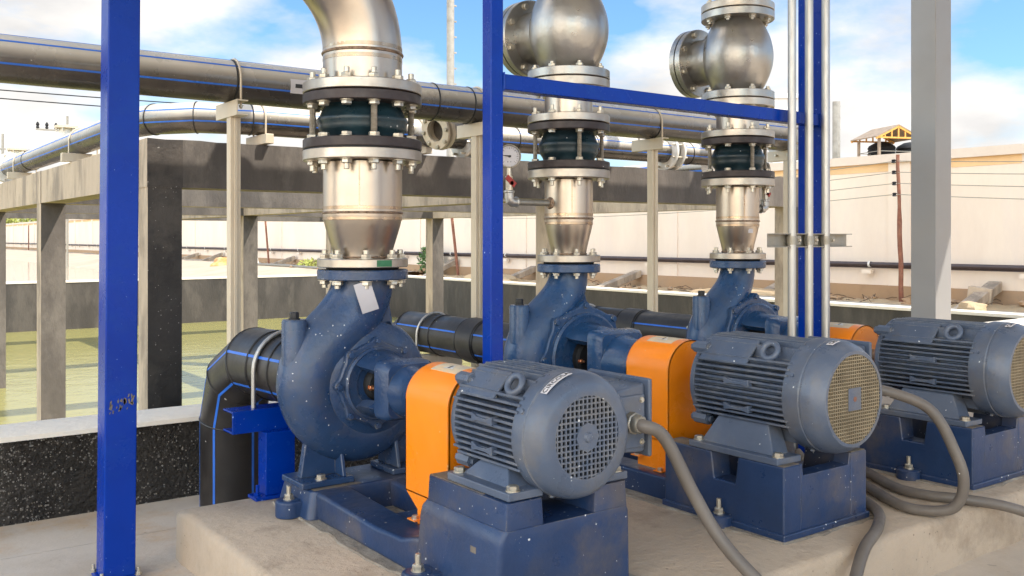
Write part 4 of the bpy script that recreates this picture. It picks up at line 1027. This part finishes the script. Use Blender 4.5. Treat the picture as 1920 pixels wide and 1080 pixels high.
def gauge(X, Y, s, lab, reach, face):
    O = Vector((X, Y, ZS)); zq = .522; t = thing("pressure_gauge", lab, "gauge", (X+s*.083, Y, ZS+zq))
    b = MB(O); xe = s*reach
    b.cyl((s*.082, 0, zq), (xe-s*.012, 0, zq), .0105, n=16); part("branch_pipe", b, M_galvd, t)
    b = MB(O); b.lathe([(.022, 0), (.016, .008)], (s*.082, 0, zq), (s, 0, 0), 18); part("weld_seam", b, M_weld, t)
    b = MB(O); b.tube([(xe-s*.032, 0, zq), (xe-s*.012, 0, zq), (xe-s*.002, 0, zq+.006), (xe, 0, zq+.016), (xe, 0, zq+.038)], .0155, 16)
    b.ring(.012, .0185, 0, .007, (xe-s*.032, 0, zq), (s, 0, 0)); b.ring(.012, .0185, .030, .038, (xe, 0, zq), (0, 0, 1)); part("elbow", b, M_galv, t)
    b = MB(O); b.cyl((xe, 0, zq+.038), (xe, 0, zq+.085), .0125, n=8); b.cyl((xe, 0, zq+.085), (xe, 0, zq+.115), .008, n=12); vb = part("cock_valve", b, M_bolt, t)
    b = MB(O); b.box(-.026, .018, -.016, -.012, -.009, .009, Matrix.Translation((xe, 0, zq+.066)) @ Matrix.Rotation(R(38), 4, 'Y')); b.cyl((xe, -.004, zq+.062), (xe, -.016, zq+.062), .007, n=10)
    part("lever", b, M_red, vb)
    fx = Vector(face).normalized(); c = Vector((xe, 0, zq+.150))
    b = MB(O); b.lathe([(.028, -.030), (.036, -.028), (.0365, .0), (.039, .001), (.039, .009), (.0355, .010), (.0345, .006), (.0345, .001)], c, fx, 36); part("case", b, M_galvd, t)
    b = MB(O); b.lathe([(.0346, .002), (.0001, .0021)], c, fx, 32); dl = part("dial", b, M_dial, t)
    up = Vector((0, 0, 1)); rt = up.cross(fx).normalized()
    b = MB(O); 
    q0 = c+fx*.0042
    b.add([q0+rt*.006+up*.0035, q0+rt*.006-up*.0035, q0-rt*.024+up*.003-up*.0006, q0-rt*.024+up*.003+up*.0006], [(0, 1, 2, 3)]); b.lathe([(.004, .002), (.004, .005)], c, fx, 12)
    part("needle", b, M_black, dl)
    b = MB(O)
    for k in range(19):
        a = R(225-270*k/18); d = rt*math.cos(a)+up*math.sin(a); e = rt*(-math.sin(a))+up*math.cos(a); r0, r1 = (.024, .030) if k % 3 == 0 else (.027, .030)
        b.add([c+fx*.0032+d*r0-e*.0006, c+fx*.0032+d*r0+e*.0006, c+fx*.0032+d*r1+e*.0006, c+fx*.0032+d*r1-e*.0006], [(0, 1, 2, 3)])
    for k in (-1, 1): b.add([c+fx*.0032-up*.018+rt*.005*k+Vector(q) for q in (rt*.002, up*.002, -rt*.002, -up*.002)], [(0, 1, 2, 3)])
    part("dial_marks", b, M_black, dl, smooth=0)
    return t
gauge(X2, Y2, -1, "pressure gauge with red lever left of the middle riser", .255, (-.45, -.88, .05))
gauge(X3, Y3, 1, "pressure gauge seen edge on right of the rear riser", .168, (.86, -.5, 0))

D3 = Vector((X3-X2, Y3-Y2, 0))
for o, lab in ((P2, "rear blue pump partly behind the conduits and blue post"), (MO2, "rear blue motor cut off by the right edge of the picture"), (GU2, "rear orange coupling guard mostly hidden behind the conduits"),
               (BA2, "rear dark blue baseplate under the motor at the right edge"), (S2, "rear stainless reducer spool with a small white sticker"), (E2, "rear rubber expansion joint beside the conduits"),
               (V2, "silver swing check valve shown whole with its round side cover")):
    c = copy_tree(o); c.location = o.location+D3; c["label"] = lab
    if o is S2: S3 = c
    g = {"pump": "blue centrifugal pumps", "motor": "blue electric motors", "guard": "orange coupling guards", "baseplate": "blue pump baseplates", "pipe spool": "stainless discharge spools", "expansion joint": "rubber expansion joints", "valve": "silver check valves"}[o["category"]]
    c["group"] = g; o["group"] = g
for o in list(bpy.data.objects):
    if o.parent is None and o.get("category") in ("pump", "motor", "guard", "baseplate", "pipe spool", "expansion joint") and "group" not in o:
        o["group"] = {"pump": "blue centrifugal pumps", "motor": "blue electric motors", "guard": "orange coupling guards", "baseplate": "blue pump baseplates", "pipe spool": "stainless discharge spools", "expansion joint": "rubber expansion joints"}[o["category"]]
b = MB((X3, Y3, ZS)); Ms = Matrix.Rotation(R(-115), 4, 'Z'); 
b.box(.0775, .079, .008, .028, .423, .440, Ms @ Matrix.Translation((0, 0, 0))); part("sticker", b, M_paper, S3)

# ================================================================ SUCTION PIPES
def hdpe(name, lab, pts, r, joints, stripes, mat, cat="pipe", sw=.008, group=None):
    t = thing(name, lab, cat, pts[0], group)
    b = MB(); b.tube(pts, r, 40); part("pipe_wall", b, mat, t, smooth=40)
    for a in stripes:
        b = MB(); b.stripe(pts, r, R(a), sw); part("stripe", b, M_stripe, t)
    for (p, d) in joints:
        b = MB(); b.torus(p, d, r+.0005, .0035, 40, 8); part("weld_bead", b, M_ring, t)
    return t
# suction 1, elbowing down in front of the tank wall
a = Vector((1.150, 2.555, .500)); e1 = Vector((1.120, 2.88, .500))
dh = (e1-a).normalized()
pts = [a, e1, Vector((1.117, 3.03, .432)), Vector((1.115, 3.09, .285)), Vector((1.115, 3.09, -.02))]
t = hdpe("suction_pipe", "black blue striped suction pipe turning down behind the front pump", pts, .105,
     [(pts[0]+dh*.06, dh), (e1-dh*.13, dh), (e1, (dh+(pts[2]-e1).normalized())), (pts[2], (pts[2]-e1).normalized()+(pts[3]-pts[2]).normalized()), (pts[3], (pts[3]-pts[2]).normalized()+Vector((0, 0, -1)))],
     (-68, -124, 20, 165), M_hdpe, group="suction pipes of the pumps")
# bracket under it
t = thing("pipe_support", "bright blue channel bracket on a short post under the front suction pipe", "support", (1.08, 2.63, .14))
b = MB(); b.prism([(2.635, .328), (2.715, .328), (2.715, .334), (2.642, .334), (2.642, .387), (2.715, .387), (2.715, .393), (2.635, .393)], 'yz', .95, 1.34)
part("channel", b, M_blue, t, bevel=.002)
b = MB(); b.box(1.035, 1.125, 2.60, 2.66, .148, .329); part("leg", b, M_blue, t, bevel=.003)
b = MB(); b.box(1.0, 1.16, 2.585, 2.65, .1402, .149); bp = part("base_plate", b, M_blue, t, bevel=.001)
bolt(bp, (1.014, 2.61, .149), (0, 0, 1), .010, .010, mat=M_blue, stub=.022)
def ubolt(lab, c, r, dirv, zbot, rr=.006, mat=None, group="galvanised u bolts over pipes", nuts=True, name="pipe_clamp"):
    "u bolt over a pipe whose horizontal axis is dirv"
    c = Vector(c); d = Vector(dirv).normalized(); s = Vector((0, 0, 1)).cross(d).normalized()
    t = thing(name, lab, "u bolt", (c.x, c.y, zbot), group)
    pts = [c+s*(r+rr)-Vector((0, 0, c.z-zbot))]+[c+(s*math.cos(R(q))+Vector((0, 0, 1))*math.sin(R(q)))*(r+rr) for q in range(0, 181, 12)]+[c-s*(r+rr)-Vector((0, 0, c.z-zbot))]
    b = MB(); b.tube(pts, rr, 10); part("rod", b, mat or M_galv, t)
    if nuts:
        for k in (-1, 1): bolt(t, c+s*k*(r+rr)-Vector((0, 0, c.z-zbot-.012)), (0, 0, -1), rr*1.8, rr*1.8, stub=.004)
    return t
cc = a.lerp(e1, .27)
ubolt("thick grey u bolt over the front suction pipe on the blue bracket", (1.137, 2.683, .500), .1045, (dh.x, dh.y, 0), .345, .0068)
# suction 2 and 3 over the tank rim
for k, (X, Y, l1, l2) in enumerate([(X2, Y2, "black blue striped suction pipe behind the slim blue post", "thin u bolt over the middle suction pipe"), (X3, Y3, "black blue striped suction pipe between the middle and rear pumps", "thin pale u bolt over the rear suction pipe")]):
    y0 = Y+.15; R_ = .083
    pts = [(X, y0, ZS), (X, 3.56, ZS), (X, 3.68, ZS-.06), (X, 3.73, ZS-.18), (X, 3.73, -.6)]
    V = [Vector(p) for p in pts]
    t = hdpe("suction_pipe", l1, V, R_, [(V[1], (0, 1, -.25)), ((X, 3.30, ZS), (0, 1, 0)), ((X, 3.1, ZS), (0, 1, 0)), ((X, 2.98, ZS), (0, 1, 0)), (V[2], (0, .6, -.8)), (V[3], (0, .2, -1))], (-66, -122, 20, 160), M_hdpe, sw=.0065, group="suction pipes of the pumps")
    b = MB(); b.ring(.075, .122, .142, .162, (X, Y, ZS), (0, 1, 0)); part("flange", b, M_galv, t)
    b = MB(); b.lathe([(R_-.001, 2.985), (R_+.006, 2.99), (R_+.006, 3.09), (R_-.001, 3.095)], (X, 0, ZS), (0, 1, 0), 36); part("coupling", b, M_hdpe, t)
    flange_bolts(t, (X, Y, ZS), (0, 1, 0), .106, 8, 22.5, .118, .162, .010, .009, .008, lo=False)
    ubolt(l2, (X, 3.375, ZS), R_+.001, (0, 1, 0), .285, .0055)
    single("saddle", MB().box(X-.115, X+.115, 3.34, 3.41, .279, .404), M_cream, ["pale steel saddle under the middle suction pipe", "pale steel saddle under the rear suction pipe"][k], "saddle", (X, 3.375, .279), bevel=.004)

# ================================================================ HEADER PIPES AND STANCHIONS
ZH = 1.470; RH = .078
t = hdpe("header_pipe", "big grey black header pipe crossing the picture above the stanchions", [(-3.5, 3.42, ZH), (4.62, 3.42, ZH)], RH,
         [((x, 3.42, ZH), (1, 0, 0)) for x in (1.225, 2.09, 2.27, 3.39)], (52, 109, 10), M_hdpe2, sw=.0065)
b = MB(); ls = []
for q in range(7):
    an = R(75+6.5*q); ls.append([(1.428, 3.42-math.sin(an)*(RH+.0022), ZH+math.cos(an)*(RH+.0022)), (1.50, 3.42-math.sin(an)*(RH+.0022), ZH+math.cos(an)*(RH+.0022)), (1.50, 3.42-math.sin(an)*(RH+.0004), ZH+math.cos(an)*(RH+.0004)), (1.428, 3.42-math.sin(an)*(RH+.0004), ZH+math.cos(an)*(RH+.0004))])
b.loops(ls); st = part("sticker", b, M_paper, t, label="white sticker with a black bar")
b = MB(); ls = []
for q in range(4):
    an = R(88+3.5*q); ls.append([(x, 3.42-math.sin(an)*rr_, ZH+math.cos(an)*rr_) for x, rr_ in ((1.446, RH+.0032), (1.49, RH+.0032), (1.49, RH+.0023), (1.446, RH+.0023))])
b.loops(ls); part("black_bar", b, M_black, st)
slabs = ["leftmost cream pipe stanchion in front of the dark column", "cream pipe stanchion half hidden by the slim blue post", "cream pipe stanchion standing clear between two risers", "cream pipe stanchion behind the conduits"]
for k, x in enumerate((1.230, 2.315, 3.386, 4.47)):
    t = thing("pipe_stanchion", slabs[k], "stanchion", (x, 3.4, .279), "cream stanchions under the header pipe")
    b = MB(); b.box(x-.02, x+.02, 3.38, 3.42, .287, 1.335); part("shaft", b, M_cream, t, bevel=.003)
    b = MB(); b.box(x-.006, x+.006, 3.374, 3.38, .287, 1.335); part("seam_strip", b, M_cream, t, bevel=.002)
    b = MB(); y0, y1 = 3.31, 3.53
    b.prism([(x-.022, 1.335), (x+.022, 1.335), (x+.022, 1.34), (x-.017, 1.34), (x-.017, 1.387), (x+.022, 1.387), (x+.022, 1.392), (x-.022, 1.392)], 'xz', y0, y1); part("head_channel", b, M_cream, t, bevel=.001)
    b = MB(); b.box(x-.05, x+.05, 3.35, 3.45, .279, .288); part("base_plate", b, M_cream, t)
    ubolt(["thin u bolt round the header on the leftmost stanchion", "thin u bolt round the header behind the slim blue post", "thin u bolt round the header between two risers", "thin u bolt round the header behind the conduits"][k], (x+.004, 3.42, ZH), RH+.001, (1, 0, 0), 1.362, .0042, M_cream)
# second header on the concrete frame, bending along its left side
Z2 = 1.462; R2 = .073
ex = 1.25
pts = [Vector((ex, 13.5, Z2)), Vector((ex, 4.88, Z2)), Vector((ex+.05, 4.66, Z2)), Vector((ex+.19, 4.47, Z2)), Vector((ex+.42, 4.4, Z2)), Vector((5.3, 4.4, Z2))]
jj = [(pts[1], (.12, -1, 0)), (pts[2], (.5, -.9, 0)), (pts[3], (.8, -.5, 0)), (pts[4], (1, -.1, 0))]+[((x, 4.4, Z2), (1, 0, 0)) for x in (1.98, 3.25, 3.85, 4.7)]+[((ex, y, Z2), (0, 1, 0)) for y in (7.6, 9.4)]
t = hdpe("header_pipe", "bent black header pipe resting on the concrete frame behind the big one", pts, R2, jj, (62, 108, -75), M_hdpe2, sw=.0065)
def joint(c, d, lab, r, name="flange_joint"):
    d = Vector(d).normalized(); c = Vector(c); t = thing(name, lab, "flange joint", c, "white flange joints of the pipes")
    for s in (-1, 1):
        b = MB(); b.ring(r, r+.05, s*.034-.009, s*.034+.009, c, d, 40); part("flange", b, M_wpaint, t)
    b = MB(); b.lathe([(r+.012, -.03), (r+.012, .03)], c, d, 32); part("collar", b, M_hdpe, t)
    u = d.orthogonal().normalized(); v = d.cross(u)
    for k in range(8):
        a = R(22.5+45*k); p = c+(u*math.cos(a)+v*math.sin(a))*(r+.033)
        b = MB(); b.cyl(p-d*.07, p+d*.07, .007, n=8); part("stud", b, M_bolt, t)
joint((2.93, 4.4, Z2), (1, 0, 0), "white flange joint beside the slim blue post on the rear header", R2)
joint((4.53, 4.4, Z2), (1, 0, 0), "white flange joint right of the clear stanchion", R2)
joint((4.50, 3.42, ZH), (1, 0, 0), "big pale flange joint behind the rear expansion joint", RH)
joint((ex, 8.6, Z2), (0, 1, 0), "white flange joint far along the left pipe run", R2)
# short branch with open flange between front riser and slim post
t = thing("pipe_branch", "short dark pipe branch with open pale flange behind the front expansion joint", "pipe branch", (2.45, 4.0, 1.38))
d = Vector((-.90, -.20, -.22)).normalized(); c0 = Vector((2.33, 3.74, 1.395))
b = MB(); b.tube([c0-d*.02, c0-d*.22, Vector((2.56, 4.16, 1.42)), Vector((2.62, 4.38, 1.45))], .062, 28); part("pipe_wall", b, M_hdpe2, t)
b = MB(); b.ring(.055, .094, -.02, 0, c0, d, 40); part("flange", b, M_cream, t)
b = MB(); b.ring(.05, .088, .012, .026, c0, d, 40); part("backing_ring", b, M_cream, t)
u = d.orthogonal().normalized(); v = d.cross(u)
for k in range(8): bolt(t, c0+(u*math.cos(R(45*k))+v*math.sin(R(45*k)))*.074+d*.026, d, .010, .009)
# saddles on the frame
k = 0
for x in (1.72, 2.6, 3.75, 5.2):
    single("saddle", MB().box(x-.02, x+.02, 4.27, 4.53, 1.34, 1.387), M_cream, ["cream saddle left on the front concrete beam", "cream saddle on the front beam behind the slim post", "cream saddle beside the clear stanchion", "cream saddle on the right end of the front beam"][k], "saddle", (x, 4.4, 1.34), "cream saddles under the rear header", bevel=.003)
    ubolt(["pale u bolt on the left of the rear header", "pale u bolt on the rear header behind the slim post", "pale u bolt on the rear header near the clear stanchion", "pale u bolt at the right of the rear header"][k], (x, 4.4, Z2), R2+.001, (1, 0, 0), 1.35, .0045, M_cream); k += 1
k = 0
for y in (5.95, 7.9, 9.9):
    single("saddle", MB().box(ex-.12, ex+.12, y-.02, y+.02, 1.336, 1.387), M_cream, ["cream saddle nearest on the left side beam", "cream saddle halfway along the left side beam", "cream saddle farthest along the left side beam"][k], "saddle", (ex, y, 1.336), "cream saddles under the left pipe run", bevel=.003)
    ubolt(["pale u bolt nearest on the left pipe run", "pale u bolt halfway along the left pipe run", "pale u bolt farthest on the left pipe run"][k], (ex, y, Z2), R2+.001, (0, 1, 0), 1.35, .0045, M_cream); k += 1
# third pipe round the back of the frame
pts = [Vector((5.8, 5.2, Z2)), Vector((5.8, 11.8, Z2)), Vector((5.6, 12.1, Z2)), Vector((.3, 12.1, Z2))]
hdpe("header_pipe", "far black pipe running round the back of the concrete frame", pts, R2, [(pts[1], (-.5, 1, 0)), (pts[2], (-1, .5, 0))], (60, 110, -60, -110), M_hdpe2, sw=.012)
for k, (x, y) in enumerate([(1.83, 9.4), (1.83, 12.1)]):
    t = thing("vent_pipe", ["flanged vent stub above the bent pipe left of the blue post", "flanged vent stub farthest left behind the bent pipe"][k], "vent pipe", (x, y, 1.34), "flanged vent stubs")
    b = MB(); b.cyl((x, y, 1.335), (x, y, 1.90), .055, n=24); part("stub", b, M_wpaint, t)
    b = MB(); b.ring(.03, .10, 1.90, 1.925, (x, y, 0)); part("flange", b, M_cream, t)
    for q in range(6): bolt(t, (x+.083*math.cos(q*1.047), y+.083*math.sin(q*1.047), 1.90), (0, 0, -1), .011, .012, stub=.02)

# ================================================================ CABLES
cabs = [([G1+Vector((0, .05, 0)), G1+Vector((.002, .0, -.002)), (1.485, 1.455, .455), (1.53, 1.413, .336), (1.56, 1.363, .244), (1.60, 1.296, .165), (1.66, 1.21, .08), (1.76, 1.08, .022), (1.95, .85, .017), (2.3, .6, .017)], "thick grey cable drooping from the front motor's terminal box"),
        ([G2+Vector((0, .05, 0)), G2+Vector((.002, 0, -.002)), (2.38, 1.361, .438), (2.418, 1.305, .32), (2.43, 1.29, .24), (2.425, 1.315, .175), (2.40, 1.38, .156), (2.40, 1.46, .156), (2.50, 1.62, .156), (2.61, 1.79, .156), (2.634, 1.90, .19)], "grey cable looping from the middle motor down onto the plinth"),
        ([(2.724, 1.90, .20), (2.71, 1.82, .157), (2.653, 1.72, .156), (2.555, 1.56, .156), (2.55, 1.46, .156), (2.60, 1.36, .156), (2.70, 1.27, .13), (2.86, 1.15, .05), (3.1, .98, .017), (3.6, .8, .017)], "grey cable crossing the plinth towards the right edge"),
        ([(2.544, 1.90, .20), (2.52, 1.82, .157), (2.44, 1.67, .156), (2.345, 1.52, .156), (2.27, 1.435, .157), (2.14, 1.36, .157), (2.03, 1.322, .142), (1.95, 1.292, .10), (1.87, 1.255, .045), (1.74, 1.2, .017), (1.2, .95, .017)], "grey cable curling round the middle baseplate's front corner")]
for pts, lab in cabs:
    b = MB(); b.tube(catmull(pts, 9), .0145, 14); single("power_cable", b, M_cable, lab, "cable", pts[0], "grey motor cables")
